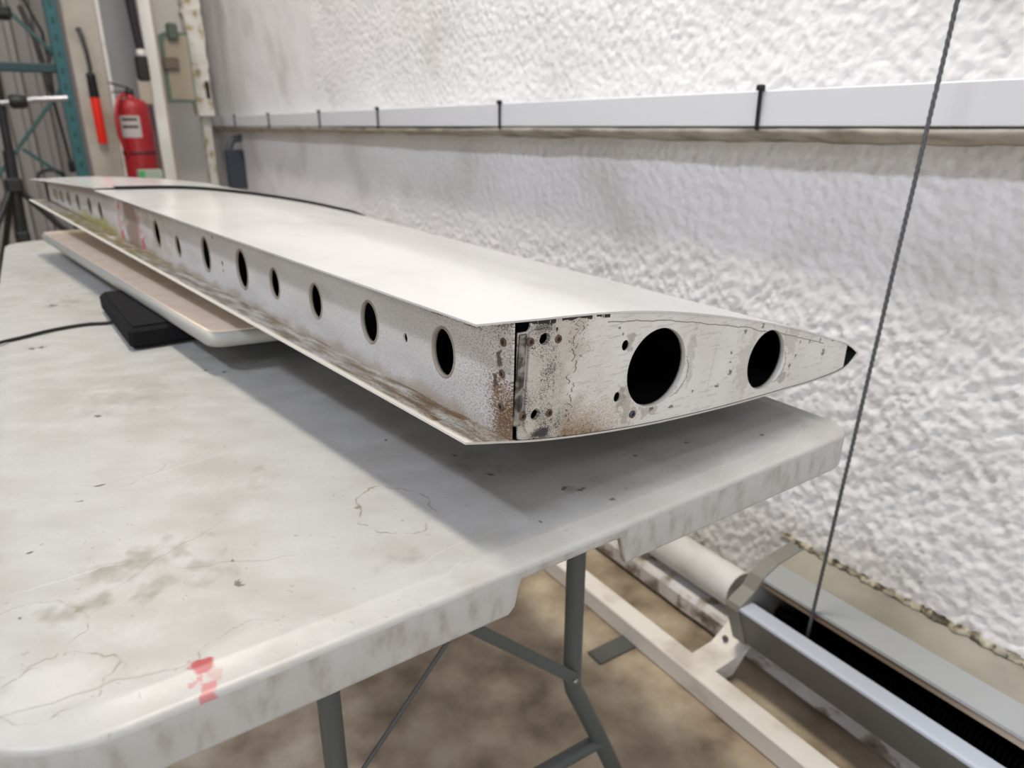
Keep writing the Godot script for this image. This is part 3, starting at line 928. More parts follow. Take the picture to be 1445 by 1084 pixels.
func table() -> void:
	var t := thing("folding_table", "stained off-white plastic folding table on grey tubular legs, under the propped flap", "table")
	# outline points with their outward normals; radius 8 cm on the corners
	var pts := []
	var add_arc := func(cx: float, cz: float, a0: float, rr: float) -> void:
		for k in 9:
			var a := a0 + (PI / 2) * k / 8.0
			var n := Vector2(cos(a), sin(a))
			pts.append([Vector2(cx, cz) + n * rr, n])
	var r0 := 0.038
	var r1 := 0.085
	add_arc.call(TX1 - r0, TZ1 - r0, 0.0, r0)
	for x in [0.5, 0.372, 0.362, 0.356, 0.352, 0.348, 0.344, 0.340, 0.30, 0.252, 0.248, 0.245, 0.242, 0.239, 0.234, 0.226, 0.1]:
		pts.append([Vector2(x, TZ1), Vector2(0, 1)])
	add_arc.call(TX0 + r1, TZ1 - r1, PI / 2, r1)
	add_arc.call(TX0 + r1, TZ0 + r1, PI, r1)
	add_arc.call(TX1 - r1, TZ0 + r1, PI * 1.5, r1)
	for p in pts:   # the near end is not quite square
		if p[0].y > -1.0:
			p[0].y -= 0.03 * clampf(p[0].x, 0.0, 0.7)
	var low := func(p: Vector2) -> float:
		if p.y > TZ1 - 0.04 and p.x > 0.225 and p.x < 0.375:
			var a := smoothstep(0.2365, 0.2455, p.x)
			var b := 1.0 - smoothstep(0.3435, 0.352, p.x)
			return lerpf(0.700, 0.7265, min(a, b))
		return 0.700
	var ring := func(inset: float, y) -> Array:
		var out := []
		for p in pts:
			var q: Vector2 = p[0] - p[1] * inset
			out.append(Vector3(q.x, low.call(p[0]) + y[0] if y is Array else y, q.y))
		return out
	var uv_of := func(r: Array) -> Array:
		var out := []
		for p in r: out.append(Vector2((p.x - TX0) / (TX1 - TX0), (p.z - TZ0) / (TZ1 - TZ0)))
		return out
	var im := table_image()
	var top_mat := image_mat(im, 0.42)
	var bump: Image = fn(211, 0.05, 4).get_seamless_image(256, 256)
	top_mat.heightmap_enabled = true
	top_mat.heightmap_texture = ImageTexture.create_from_image(bump)
	top_mat.heightmap_scale = 0.05
	var rings := []
	var uvs := []
	for q in [[0.026, 0.7410], [0.023, 0.7407], [0.0205, 0.7394], [0.006, 0.7387], [0.0028, 0.7381], [0.0008, 0.7366], [0.0, 0.7345]]:
		var r: Array = ring.call(q[0], q[1])
		rings.append(r)
		uvs.append(uv_of.call(r))
	var st := begin()
	loft(st, rings, false, 1, uvs)
	var mid := Vector3((TX0 + TX1) / 2, 0.7410, (TZ0 + TZ1) / 2)
	for k in pts.size():
		var j := (k + 1) % pts.size()
		triangle(st, mid, rings[0][k], rings[0][j], Vector2(0.5, 0.5), uvs[0][k], uvs[0][j], 1)
	done(st, "tabletop", top_mat, t)
	var side := tri(mat(Color.WHITE, 0.45), ramp_tex(212, 0.02, [[0.0, Color(0.60, 0.585, 0.55)], [0.34, Color(0.71, 0.705, 0.685)], [0.5, Color(0.745, 0.745, 0.735)], [1.0, Color(0.77, 0.77, 0.765)]], 512), 3.0)
	side.uv1_scale = Vector3(5.0, 2.2, 5.0)
	st = begin()
	loft(st, [ring.call(0.0, 0.7345), ring.call(0.0006, [0.004]), ring.call(0.0016, [0.001]), ring.call(0.003, [0.0]), ring.call(0.006, [0.0]), ring.call(0.0075, [0.002]), ring.call(0.009, 0.730)], false, 1)
	var inner: Array = ring.call(0.009, 0.730)
	for k in pts.size():
		triangle(st, mid + Vector3(0, -0.0102, 0), inner[(k + 1) % pts.size()], inner[k])
	done(st, "skirt", side, t)
	# legs at both ends: two posts that splay, a cross tube, hinge tube and braces
	for e in [[-0.62, 1.0], [-2.12, -1.0]]:
		var z: float = e[0]
		for q in [[0.503, 1.0], [0.164, -1.0]]:
			var x: float = q[0]
			var d: float = q[1]
			st = begin()
			tube(st, [Vector3(x, 0.729, z), Vector3(x, 0.5, z), Vector3(x, 0.31, z), Vector3(x + d * 0.004, 0.29, z), Vector3(x + d * 0.013, 0.27, z), Vector3(x + d * 0.052, 0.18, z), Vector3(x + d * 0.125, 0.012, z - 0.01)], 0.0128, 16)
			var leg := done(st, "leg", M.grey_steel, t)
			st = begin()
			var tip := Vector3(x + d * 0.1226, 0.016, z - 0.01)
			lathe(st, at(tip.x, 0, tip.z), [[0.0, 0.0], [0.014, 0.0], [0.0165, 0.003], [0.0165, 0.028], [0.0135, 0.031]], 16)
			done(st, "rubber_foot", M.rubber, leg)
			st = begin()
			var wide := 0.0165 if d > 0 else 0.006
			bar(st, Vector3(x - d * 0.006, 0.325, z + 0.014), Vector3(x - d * 0.27, 0.729 - 0.16, z - e[1] * 0.02), 0.004, wide, 0.001)
			done(st, "brace", M.grey_steel, t)
			st = begin()
			bar(st, Vector3(x - d * 0.27, 0.729 - 0.16, z - e[1] * 0.02), Vector3(x - d * 0.27, 0.735, z - e[1] * 0.12), 0.004, wide, 0.001)
			done(st, "brace", M.grey_steel, t)
			st = begin()
			lathe(st, Transform3D(Basis(Vector3.RIGHT, PI / 2), Vector3(x - d * 0.007, 0.322, z + 0.016)), [[0.0045, 0.0], [0.0045, 0.002], [0.003, 0.0035], [0.0, 0.004]], 12)
			done(st, "bolt", M.chrome, leg)
		st = begin()
		tube(st, [Vector3(0.164 - 0.06, 0.165, z), Vector3(0.503 + 0.06, 0.165, z)], 0.011, 12)
		done(st, "cross_tube", M.grey_steel, t)
		st = begin()
		tube(st, [Vector3(-0.02, 0.714, z), Vector3(0.62, 0.714, z)], 0.0125, 12)
		done(st, "hinge_tube", M.grey_steel, t)

# ==================================================================== padded board on a bench scale
func board_and_scale() -> void:
	var b := thing("padded_board", "beige-topped board with rounded pale edges lying on the black scale under the flap", "board")
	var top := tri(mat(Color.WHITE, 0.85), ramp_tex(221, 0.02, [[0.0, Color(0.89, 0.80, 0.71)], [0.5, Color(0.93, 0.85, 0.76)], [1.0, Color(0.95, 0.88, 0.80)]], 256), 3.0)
	var edge := mat(Color(0.66, 0.655, 0.62), 0.6)
	# corners, near left first
	var c := [Vector2(0.146, -0.915), Vector2(0.61, -0.86), Vector2(0.47, -2.14), Vector2(-0.012, -2.105)]
	var out := []
	for i in 4:
		var p: Vector2 = c[i]
		var a: Vector2 = (c[(i + 3) % 4] - p).normalized()
		var d: Vector2 = (c[(i + 1) % 4] - p).normalized()
		for k in 6:
			var f := k / 5.0
			var r := 0.022
			out.append((p + a * r).lerp(p, f).lerp(p.lerp(p + d * r, f), f))
	var mid := Vector2.ZERO
	for p in out: mid += p / out.size()
	var ring := func(inset: float, y: float) -> Array:
		var q := []
		for p in out:
			var v: Vector2 = p + (mid - p).normalized() * inset
			q.append(Vector3(v.x, y, v.y))
		return q
	var y0 := 0.7764
	var st := begin()
	var rings := []
	for q in [[0.012, 0.0], [0.005, 0.001], [0.001, 0.005], [0.0, 0.010], [0.002, 0.0155], [0.006, 0.0185], [0.011, 0.0195]]:
		rings.append(ring.call(q[0], y0 + q[1]))
	loft(st, rings, true, 1)
	done(st, "core", edge, b)
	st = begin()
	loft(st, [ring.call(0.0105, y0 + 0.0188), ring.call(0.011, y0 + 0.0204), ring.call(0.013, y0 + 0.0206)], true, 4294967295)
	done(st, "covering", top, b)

	var s := thing("bench_scale", "flat black box with a thin black cord, on the table beneath the beige board", "scale")
	st = begin()
	var flat_black := mat(Color(0.10, 0.10, 0.105), 0.8)
	flat_black.metallic_specular = 0.25
	var dir := Basis(Vector3.UP, 0.05)
	box(st, Transform3D(dir, Vector3(0.195, 0.7586, -1.24)), Vector3(0.265, 0.029, 0.285), 0.005)
	done(st, "body", flat_black, s)
	st = begin()
	box(st, Transform3D(dir, Vector3(0.195, 0.7743, -1.24)), Vector3(0.25, 0.0035, 0.27), 0.001)
	done(st, "platform", flat_black, s)
	for q in [Vector2(-0.1, -0.11), Vector2(0.1, -0.11), Vector2(-0.1, 0.11), Vector2(0.1, 0.11)]:
		st = begin()
		lathe(st, Transform3D(dir, Vector3(0.195, 0.7413, -1.24) + dir * Vector3(q.x, 0, q.y)), [[0.0, 0.0], [0.01, 0.0], [0.011, 0.003], [0.0, 0.003]], 14)
		done(st, "foot", M.rubber, s)
	st = begin()
	var path := []
	var ctrl := [Vector3(0.085, 0.752, -1.275), Vector3(0.06, 0.7448, -1.272), Vector3(0.03, 0.7442, -1.282), Vector3(0.0, 0.7442, -1.279), Vector3(-0.03, 0.7442, -1.268), Vector3(-0.055, 0.7442, -1.252), Vector3(-0.088, 0.7434, -1.236), Vector3(-0.1, 0.74, -1.22), Vector3(-0.106, 0.71, -1.20), Vector3(-0.108, 0.4, -1.18), Vector3(-0.112, 0.05, -1.17)]
	for i in ctrl.size() - 1:
		for k in 5:
			path.append(ctrl[i].cubic_interpolate(ctrl[i + 1], ctrl[max(i - 1, 0)], ctrl[min(i + 2, ctrl.size() - 1)], k / 5.0))
	path.append(ctrl[-1])
	tube(st, path, 0.0026, 8)
	done(st, "cord", M.rubber, s)

# ==================================================================== along the rough wall
func wall_fittings() -> void:
	# ledge: white facing board held by threaded studs on a plaster lip
	var st := begin()
	var top_l := begin()
	box(st, at(1.098, 1.0687, -2.5), Vector3(0.022, 0.059, 7.4), 0.002)
	var ledge := structure(done(st, "trim_1", mat(Color(0.86, 0.865, 0.875), 0.4)))
	box(top_l, at(1.132, 1.063, -2.5), Vector3(0.046, 0.045, 7.4), 0.002)
	done(top_l, "backing", mat(Color(0.8, 0.8, 0.8), 0.7), ledge)
	var lip := begin()
	var n := fn(301, 3.0, 4)
	var rings := []
	for i in 260:
		var z := 1.2 - 7.4 * i / 259.0
		var a := n.get_noise_2d(z * 2.0, 1.0) * 0.008
		var b := n.get_noise_2d(z * 2.0, 9.0) * 0.010
		var gap: float = 0.004 * clampf(sin(z * 2.3 + 0.8) * 2.0, 0.0, 1.0)
		rings.append([Vector3(1.16, 1.037 - gap, z), Vector3(1.092 + a * 0.6, 1.037 - gap, z), Vector3(1.086 + a * 0.6, 1.033 - gap, z), Vector3(1.094 + a, 1.025 + b * 0.3, z), Vector3(1.128, 1.019 + b * 0.6, z), Vector3(1.16, 1.012 + b * 0.6, z)])
	loft(lip, rings, true, 1)
	var lm := tri(mat(Color.WHITE, 0.9), ramp_tex(302, 0.02, [[0.0, Color(0.42, 0.38, 0.32)], [0.4, Color(0.62, 0.59, 0.53)], [0.6, Color(0.72, 0.69, 0.63)], [1.0, Color(0.78, 0.76, 0.72)]], 256), 1.5)
	done(lip, "plaster_lip", lm, ledge)
	for z in [-0.878, -1.73, -2.56, -3.20, -4.00, -4.75]:
		st = begin()
		var high := 1.106 if z > -1.0 else 1.104
		tube(st, [Vector3(1.083, 1.033, z), Vector3(1.083, high - 0.006, z)], 0.0034, 10)
		lathe(st, at(1.083, high - 0.008, z), [[0.0, 0.0], [0.0075, 0.0], [0.0078, 0.002], [0.0078, 0.007], [0.006, 0.0095], [0.0, 0.010]], 12)
		done(st, "stud", mat(Color(0.10, 0.115, 0.13), 0.5, 0.4), ledge)
	# kerb along the foot of the wall
	st = begin()
	rings = []
	for i in 200:
		var z := 1.2 - 7.0 * i / 199.0
		var a := n.get_noise_2d(z * 3.0, 33.0) * 0.004
		rings.append([Vector3(1.20, 0.008, z), Vector3(1.050 + a, 0.008, z), Vector3(1.046 + a, 0.014, z), Vector3(1.046 + a, 0.048, z), Vector3(1.054 + a, 0.056, z), Vector3(1.20, 0.062, z)])
	loft(st, rings, true, 4294967295)
	structure(done(st, "trim_2", M.curb))
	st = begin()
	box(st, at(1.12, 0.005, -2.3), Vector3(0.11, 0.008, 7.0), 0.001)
	structure(done(st, "gap_shade_3", mat(Color(0.03, 0.028, 0.025), 0.9)))  # black strip standing in for the shaded gap under the kerb
	# lagged pipe behind the kerb, ending at the heater
	var t := thing("lagged_pipe", "thick white lagged pipe at the wall foot, ending at the grey baseboard heater", "pipe")
	st = begin()
	tube(st, [Vector3(1.098, 0.108, -0.80), Vector3(1.098, 0.108, -5.6)], 0.042, 18)
	done(st, "lagging", tri(mat(Color.WHITE, 0.6), ramp_tex(303, 0.01, [[0.0, Color(0.7, 0.68, 0.66)], [0.5, Color(0.88, 0.88, 0.88)], [1.0, Color(0.9, 0.9, 0.9)]], 256), 1.0), t)
	st = begin()
	tube(st, [Vector3(1.098, 0.108, -0.76), Vector3(1.098, 0.108, -0.80)], 0.013, 14)
	done(st, "pipe_end", M.bare, t)
	for z in [-1.3, -2.4]:
		st = begin()
		lathe(st, Transform3D(Basis(Vector3.RIGHT, PI / 2), Vector3(1.098, 0.108, z)), [[0.0425, -0.012], [0.0445, -0.010], [0.0445, 0.010], [0.0425, 0.012]], 18)
		done(st, "band", mat(Color(0.6, 0.6, 0.6), 0.5), t)
	st = begin()
	rings = []
	for i in 240:
		var z := 1.0 - 1.75 * i / 239.0
		var a := n.get_noise_2d(z * 16.0, 51.0) * 0.009
		var b := n.get_noise_2d(z * 26.0, 77.0) * 0.010
		rings.append([Vector3(1.17, 0.2505, z), Vector3(1.143 + a, 0.2505, z), Vector3(1.142 + a, 0.254 + b * 0.3, z), Vector3(1.148, 0.260 + b * 0.7, z), Vector3(1.17, 0.263 + b * 0.7, z)])
	loft(st, rings, true, 1)
	var foot := done(st, "plaster_foot", tri(mat(Color.WHITE, 0.9), ramp_tex(304, 0.05, [[0.0, Color(0.10, 0.09, 0.07)], [0.48, Color(0.28, 0.25, 0.18)], [0.56, Color(0.66, 0.63, 0.55)], [1.0, Color(0.82, 0.80, 0.75)]], 256), 3.0), ledge)
	foot.set_meta("kind", "structure")
	heater()
	# wire rope hanging down behind the tip of the flap
	var rope := thing("wire_rope", "grey twisted wire rope hanging steeply past the flap tip into the heater slot", "rope")
	var lo := Vector3(1.022, 0.168, -0.59)
	var hi := Vector3(0.985, 4.78, -0.34)
	for k in 3:
		st = begin()
		var path := []
		var turns := 150
		for i in turns * 6 + 1:
			var f := i / (turns * 6.0)
			var a := TAU * (f * turns + k / 3.0)
			path.append(lo.lerp(hi, f) + Vector3(cos(a), 0, sin(a)) * 0.0017)
		tube(st, path, 0.0018, 5)
		done(st, "strand", mat(Color(0.40, 0.41, 0.42), 0.4, 0.5), rope)

func heater() -> void:
	var t := thing("baseboard_heater", "grey metal baseboard heater with a long dark slot, along the rough wall foot", "heater")
	var grey := mat(Color(0.50, 0.495, 0.47), 0.5)
	var z0 := -0.725
	var z1 := 1.05
	var ext := func(called: String, prof: Array, m: Material, a := z0, b := z1) -> void:
		var st := begin()
		var ra := []
		var rb := []
		for p in prof:
			ra.append(Vector3(p[0], p[1], a))
			rb.append(Vector3(p[0], p[1], b))
		for k in prof.size():
			var j := (k + 1) % prof.size()
			quad(st, ra[k], ra[j], rb[j], rb[k])
		var flat := PackedVector2Array()
		for p in prof: flat.append(Vector2(p[0], p[1]))
		var tr := Geometry2D.triangulate_polygon(flat)
		for k in range(0, tr.size(), 3):
			triangle(st, ra[tr[k]], ra[tr[k + 1]], ra[tr[k + 2]])
			triangle(st, rb[tr[k]], rb[tr[k + 2]], rb[tr[k + 1]])
		done(st, called, m, t)
	ext.call("top_cover", [[1.16, 0.252], [1.072, 0.243], [1.072, 0.2415], [1.16, 0.2495]], tri(mat(Color.WHITE, 0.6), ramp_tex(311, 0.01, [[0.0, Color(0.50, 0.48, 0.43)], [0.5, Color(0.62, 0.60, 0.55)], [1.0, Color(0.66, 0.645, 0.60)]], 256), 1.2))
	ext.call("slope_panel", [[1.0718, 0.243], [1.028, 0.2255], [1.026, 0.221], [1.028, 0.2195], [1.0298, 0.223], [1.0718, 0.2412]], mat(Color(0.59, 0.605, 0.61), 0.42))
	ext.call("slot_edge", [[1.030, 0.2185], [1.024, 0.211], [1.0255, 0.209], [1.032, 0.2165]], mat(Color(0.55, 0.49, 0.43), 0.35, 0.7))
	ext.call("front_panel", [[0.974, 0.178], [0.966, 0.178], [0.966, 0.176], [1.000, 0.088], [1.006, 0.088], [0.974, 0.174]], mat(Color(0.40, 0.395, 0.375), 0.5), z0 + 0.025)  # darker grey puts the shade of the downward face into the colour
	ext.call("front_lip", [[1.003, 0.179], [1.002, 0.183], [0.972, 0.1835], [0.967, 0.182], [0.966, 0.178]], mat(Color(0.72, 0.75, 0.80), 0.3), z0 + 0.02)  # pale bluish colour carries the cool light reflected on the lip
	ext.call("back_panel", [[1.156, 0.249], [1.150, 0.249], [1.150, 0.07], [1.156, 0.07]], mat(Color(0.05, 0.05, 0.05), 0.8))
	ext.call("bottom_panel", [[1.16, 0.094], [1.004, 0.094], [1.004, 0.090], [1.16, 0.090]], mat(Color(0.1, 0.1, 0.1), 0.8))
	ext.call("end_cap", [[1.16, 0.254], [1.07, 0.245], [1.025, 0.227], [1.006, 0.205], [0.968, 0.186], [0.963, 0.176], [0.998, 0.084], [1.16, 0.084]], grey, z0 - 0.004, z0 + 0.026)
	var st := begin()
	tube(st, [Vector3(1.09, 0.125, z0), Vector3(1.09, 0.125, z1)], 0.012, 12)
	var pipe := done(st, "fin_pipe", mat(Color(0.2, 0.11, 0.07), 0.5, 0.8), t)
	st = begin()
	var k := z0 + 0.09
	while k < z1 - 0.02:
		box(st, at(1.09, 0.125, k), Vector3(0.07, 0.07, 0.001), 0.0003)
		k += 0.008
	var fins := done(st, "fins", mat(Color(0.07, 0.065, 0.06), 0.6, 0.5), pipe)
	fins.set_meta("kind", "stuff")

# ==================================================================== steel frame on the floor
func floor_frame() -> void:
	var t := thing("floor_frame", "white painted square tube frame with a cross piece, on the brown floor beside table", "frame")
	var a := Vector3(0.892, 0.024, -5.2)
	var b := Vector3(0.915, 0.024, 1.0)
	var st := begin()
	bar(st, a, b, 0.047, 0.047, 0.003)
	done(st, "rail", M.frame_white, t)
	for z in [-0.738, -3.2]:
		st = begin()
		# the arm flares as it climbs on to the kerb
		var l: Array = [[0.912, 0.040, 0.030, 0.047], [0.985, 0.046, 0.030, 0.055], [1.02, 0.060, 0.034, 0.075], [1.052, 0.080, 0.038, 0.110]]
		var rings := []
		for q in l:
			rings.append([Vector3(q[0], q[1] + 0.006, z - q[2]), Vector3(q[0], q[1] + 0.006, z + q[2]), Vector3(q[0], 0.012 if q[0] < 1.0 else 0.062, z + q[2]), Vector3(q[0], 0.012 if q[0] < 1.0 else 0.062, z - q[2])])
		loft(st, rings, true, 4294967295)
		done(st, "cross_piece", M.frame_white, t)
		st = begin()
		var hub := 0.0
		lathe(st, Transform3D(Basis(Vector3.FORWARD, -0.5), Vector3(1.0, 0.066 + hub, z - 0.01)), [[0.0, 0.004], [0.005, 0.003], [0.006, -0.004]], 12)
		done(st, "bolt", M.bare, t)
	st = begin()
	box(st, at(0.838, 0.003, -0.902), Vector3(0.10, 0.005, 0.042), 0.001)
	done(st, "foot_plate", mat(Color(0.30, 0.305, 0.295), 0.6), t)
# ==================================================================== far end of the workshop
func far_corner() -> void:
	var st: SurfaceTool
	# cream boxed column and the white lining behind it
	var col := thing("boxed_column", "tall cream boxed column with the orange wand hanging on it, beside teal rack", "column")
	st = begin()
	box(st, at(0.395, 1.6, -5.2), Vector3(0.17, 3.2, 0.12), 0.008)
	done(st, "post", M.cream, col)
	st = begin()
	box(st, at(0.487, 1.6, -5.13), Vector3(0.02, 3.2, 0.05), 0.004)
	done(st, "corner_bead", M.frame_white, col)
	var lining := thing("lining_sheet", "plain pale grey wall sheet standing behind the red fire extinguisher", "panel")
	st = begin()
	box(st, at(0.66, 1.5, -5.72), Vector3(0.46, 3.0, 0.04), 0.004)
	done(st, "sheet", mat(Color(0.66, 0.665, 0.68), 0.6), lining)
	# white door post
	var post := thing("door_post", "white door post with a stepped pinkish edge right of the fire extinguisher", "post")
	st = begin()
	box(st, at(0.675, 1.6, -4.75), Vector3(0.060, 3.2, 0.10), 0.004)
	done(st, "jamb", mat(Color(0.87, 0.86, 0.84), 0.5), post)
	st = begin()
	box(st, at(0.713, 1.6, -4.76), Vector3(0.016, 3.2, 0.08), 0.003)
	done(st, "stop_bead", mat(Color(0.66, 0.58, 0.55), 0.5), post)
	st = begin()
	box(st, at(0.633, 1.6, -4.78), Vector3(0.022, 3.2, 0.06), 0.003)
	done(st, "edge_strip", mat(Color(0.40, 0.30, 0.31), 0.6), post)
	# white door leaf
	var leaf := thing("door_leaf", "smooth dull white door leaf between the post and the stained jamb", "door")
	st = begin()
	box(st, at(0.88, 1.5, -5.45), Vector3(0.30, 3.0, 0.045), 0.004)
	done(st, "panel", mat(Color(0.78, 0.77, 0.75), 0.5), leaf)
	# rounded cabinet window on the leaf
	var enc := thing("rounded_cabinet", "beige wall cabinet with a rounded grey-green corner, on the white door leaf", "cabinet")
	var cab := PackedVector2Array()
	for p in [[0.10, -0.19], [0.10, 0.19], [-0.01, 0.19]]: cab.append(Vector2(p[0], p[1]))
	for k in 7:
		var a := PI / 2 + PI / 2 * k / 6.0
		cab.append(Vector2(-0.01 + cos(a) * 0.065, 0.125 + sin(a) * 0.065))
	cab.append(Vector2(-0.075, -0.19))
	st = begin()
	sheet(st, cab, [], 0.10, func(p: Vector2, d: float) -> Vector3: return Vector3(0.815 + p.x, 1.365 + p.y, -4.92 - d), func(_p): return Vector2.ZERO)
	done(st, "case", mat(Color(0.36, 0.44, 0.41), 0.5), enc)
	st = begin()
	var inner := PackedVector2Array()
	for p in cab: inner.append(Vector2(0.020 + p.x * 0.74, p.y * 0.92))
	sheet(st, inner, [], 0.01, func(p: Vector2, d: float) -> Vector3: return Vector3(0.815 + p.x, 1.365 + p.y, -4.915 - d), func(_p): return Vector2.ZERO)
	done(st, "front", mat(Color(0.62, 0.58, 0.50), 0.5), enc)
	st = begin()
	box(st, at(0.80, 1.385, -4.90), Vector3(0.085, 0.065, 0.03), 0.006)
	done(st, "latch_box", mat(Color(0.42, 0.37, 0.33), 0.6), enc)
	st = begin()
	box(st, at(0.83, 1.555, -4.90), Vector3(0.06, 0.09, 0.05), 0.010)
	done(st, "conduit_box", mat(Color(0.33, 0.36, 0.32), 0.6), enc)
	# stained jamb where the leaf meets the rough wall
	var jamb := thing("stained_jamb", "chipped white jamb with yellow stains above the ledge end at the rough wall", "jamb")
	var jm := tri(mat(Color.WHITE, 0.7), ramp_tex(401, 0.014, [[0.0, Color(0.30, 0.25, 0.17)], [0.22, Color(0.68, 0.60, 0.42)], [0.33, Color(0.80, 0.78, 0.74)], [1.0, Color(0.86, 0.85, 0.83)]], 256), 2.5)
	var n := fn(402, 4.0, 3)
	st = begin()
	var rings := []
	for i in 60:
		var y := 1.10 + 1.9 * i / 59.0
		var e := n.get_noise_2d(y * 3.0, 2.0) * 0.02
		rings.append([Vector3(0.925 + e, y, -5.0), Vector3(1.02 + e * 0.6, y, -4.98), Vector3(1.035 + e * 0.6, y, -5.1), Vector3(0.925 + e, y, -5.12)])
	loft(st, rings, true, 4294967295)
	done(st, "casing", jm, jamb)
	st = begin()
	box(st, at(0.985, 0.55, -5.1), Vector3(0.05, 1.1, 0.08), 0.004)
	done(st, "lower_casing", jm, jamb)
	st = begin()
	box(st, at(1.0, 1.25, -4.985), Vector3(0.022, 0.10, 0.02), 0.004)
	done(st, "strike_plate", mat(Color(0.15, 0.14, 0.13), 0.5, 0.5), jamb)
	var clamp_ := thing("pipe_bracket", "dark blue-grey bracket on the wall below the far ledge end", "bracket")
	st = begin()
	box(st, at(1.10, 0.78, -4.95), Vector3(0.115, 0.24, 0.06), 0.010)
	done(st, "plate", mat(Color(0.24, 0.26, 0.30), 0.5, 0.3), clamp_)
	st = begin()
	tube(st, [Vector3(1.07, 0.24, -4.95), Vector3(1.07, 0.9, -4.95), Vector3(1.10, 0.96, -4.95), Vector3(1.16, 0.97, -4.95)], 0.022, 12)
	done(st, "pipe", mat(Color(0.34, 0.35, 0.38), 0.5, 0.3), clamp_)
	extinguisher()
	hangings()
	rack()
	tripod()

func extinguisher() -> void:
	var t := thing("fire_extinguisher", "red fire extinguisher with a white label, hung beside the white door post", "extinguisher", Vector3(0.492, 0.0, -4.35))
	var st := begin()
	lathe(st, at(0, 0.72, 0), [[0.0, 0.0], [0.068, 0.002], [0.076, 0.012], [0.078, 0.03], [0.078, 0.40], [0.075, 0.425], [0.062, 0.442], [0.035, 0.452], [0.022, 0.45], [0.022, 0.47], [0.0, 0.472]], 26)
	done(st, "cylinder", M.red, t)
	st = begin()
	var la := []
	var lb := []
	for k in 9:
		var a := 1.35 + 1.3 * k / 8.0
		la.append(Vector3(cos(a) * 0.0788, 0.985, sin(a) * 0.0788))
		lb.append(Vector3(cos(a) * 0.0788, 1.09, sin(a) * 0.0788))
	for k in 8:
		quad(st, la[k], lb[k], lb[k + 1], la[k + 1], 1)
	var label := done(st, "label", mat(Color(0.66, 0.64, 0.62), 0.5), t)
	for y in [1.03, 1.065]:
		st = begin()
		for k in range(1, 7):
			var a := 1.35 + 1.3 * k / 8.0
			var b := 1.35 + 1.3 * (k + 1) / 8.0
			quad(st, Vector3(cos(a) * 0.0793, y, sin(a) * 0.0793), Vector3(cos(a) * 0.0793, y + 0.014, sin(a) * 0.0793), Vector3(cos(b) * 0.0793, y + 0.014, sin(b) * 0.0793), Vector3(cos(b) * 0.0793, y, sin(b) * 0.0793), 1)
		done(st, "print_band", mat(Color(0.25, 0.2, 0.2), 0.5), label)
	st = begin()
	lathe(st, at(0, 0.90, 0), [[0.0785, 0.0], [0.0805, 0.002], [0.0805, 0.016], [0.0785, 0.018]], 26)
	done(st, "strap", mat(Color(0.30, 0.03, 0.05), 0.5), t)
	st = begin()
	lathe(st, at(0, 1.185, 0), [[0.016, 0.0], [0.02, 0.004], [0.02, 0.028], [0.014, 0.034], [0.0, 0.034]], 16)
	done(st, "valve", mat(Color(0.16, 0.15, 0.15), 0.4, 0.5), t)
	st = begin()
	bar(st, Vector3(0.0, 1.222, 0.0), Vector3(-0.09, 1.245, 0.02), 0.022, 0.006)
	done(st, "handle", M.black, t)
	st = begin()
	bar(st, Vector3(0.0, 1.205, 0.0), Vector3(-0.085, 1.20, 0.02), 0.020, 0.006)
	done(st, "handle", M.black, t)
	st = begin()
	var path := []
	for k in 15:
		var a := PI * k / 14.0
		path.append(Vector3(-0.03 - 0.065 * sin(a) * 0.9, 1.19 - 0.20 * (1.0 - cos(a)) * 0.75, 0.035 + 0.045 * sin(a)))
	tube(st, path, 0.010, 10)
	done(st, "hose", M.red, t)
	st = begin()
	box(st, at(0.02, 0.575, -0.10), Vector3(0.04, 1.15, 0.04), 0.004)
	done(st, "bracket", M.bare, t)
	# small carton under it
	var c := thing("small_carton", "small pale green and white carton under the red extinguisher", "carton", Vector3(0.50, 0.0, -4.20))
	st = begin()
	box(st, at(0, 0.38, 0.03), Vector3(0.13, 0.76, 0.04), 0.003)
	done(st, "stand", mat(Color(0.55, 0.55, 0.54), 0.6), c)
	st = begin()
	box(st, at(0.005, 0.795, 0), Vector3(0.11, 0.07, 0.09), 0.003)
	done(st, "box", mat(Color(0.60, 0.66, 0.60), 0.6), c)
	st = begin()
	box(st, at(-0.035, 0.805, 0.047), Vector3(0.025, 0.045, 0.004), 0.001)
	done(st, "green_patch", mat(Color(0.25, 0.62, 0.36), 0.6), c)

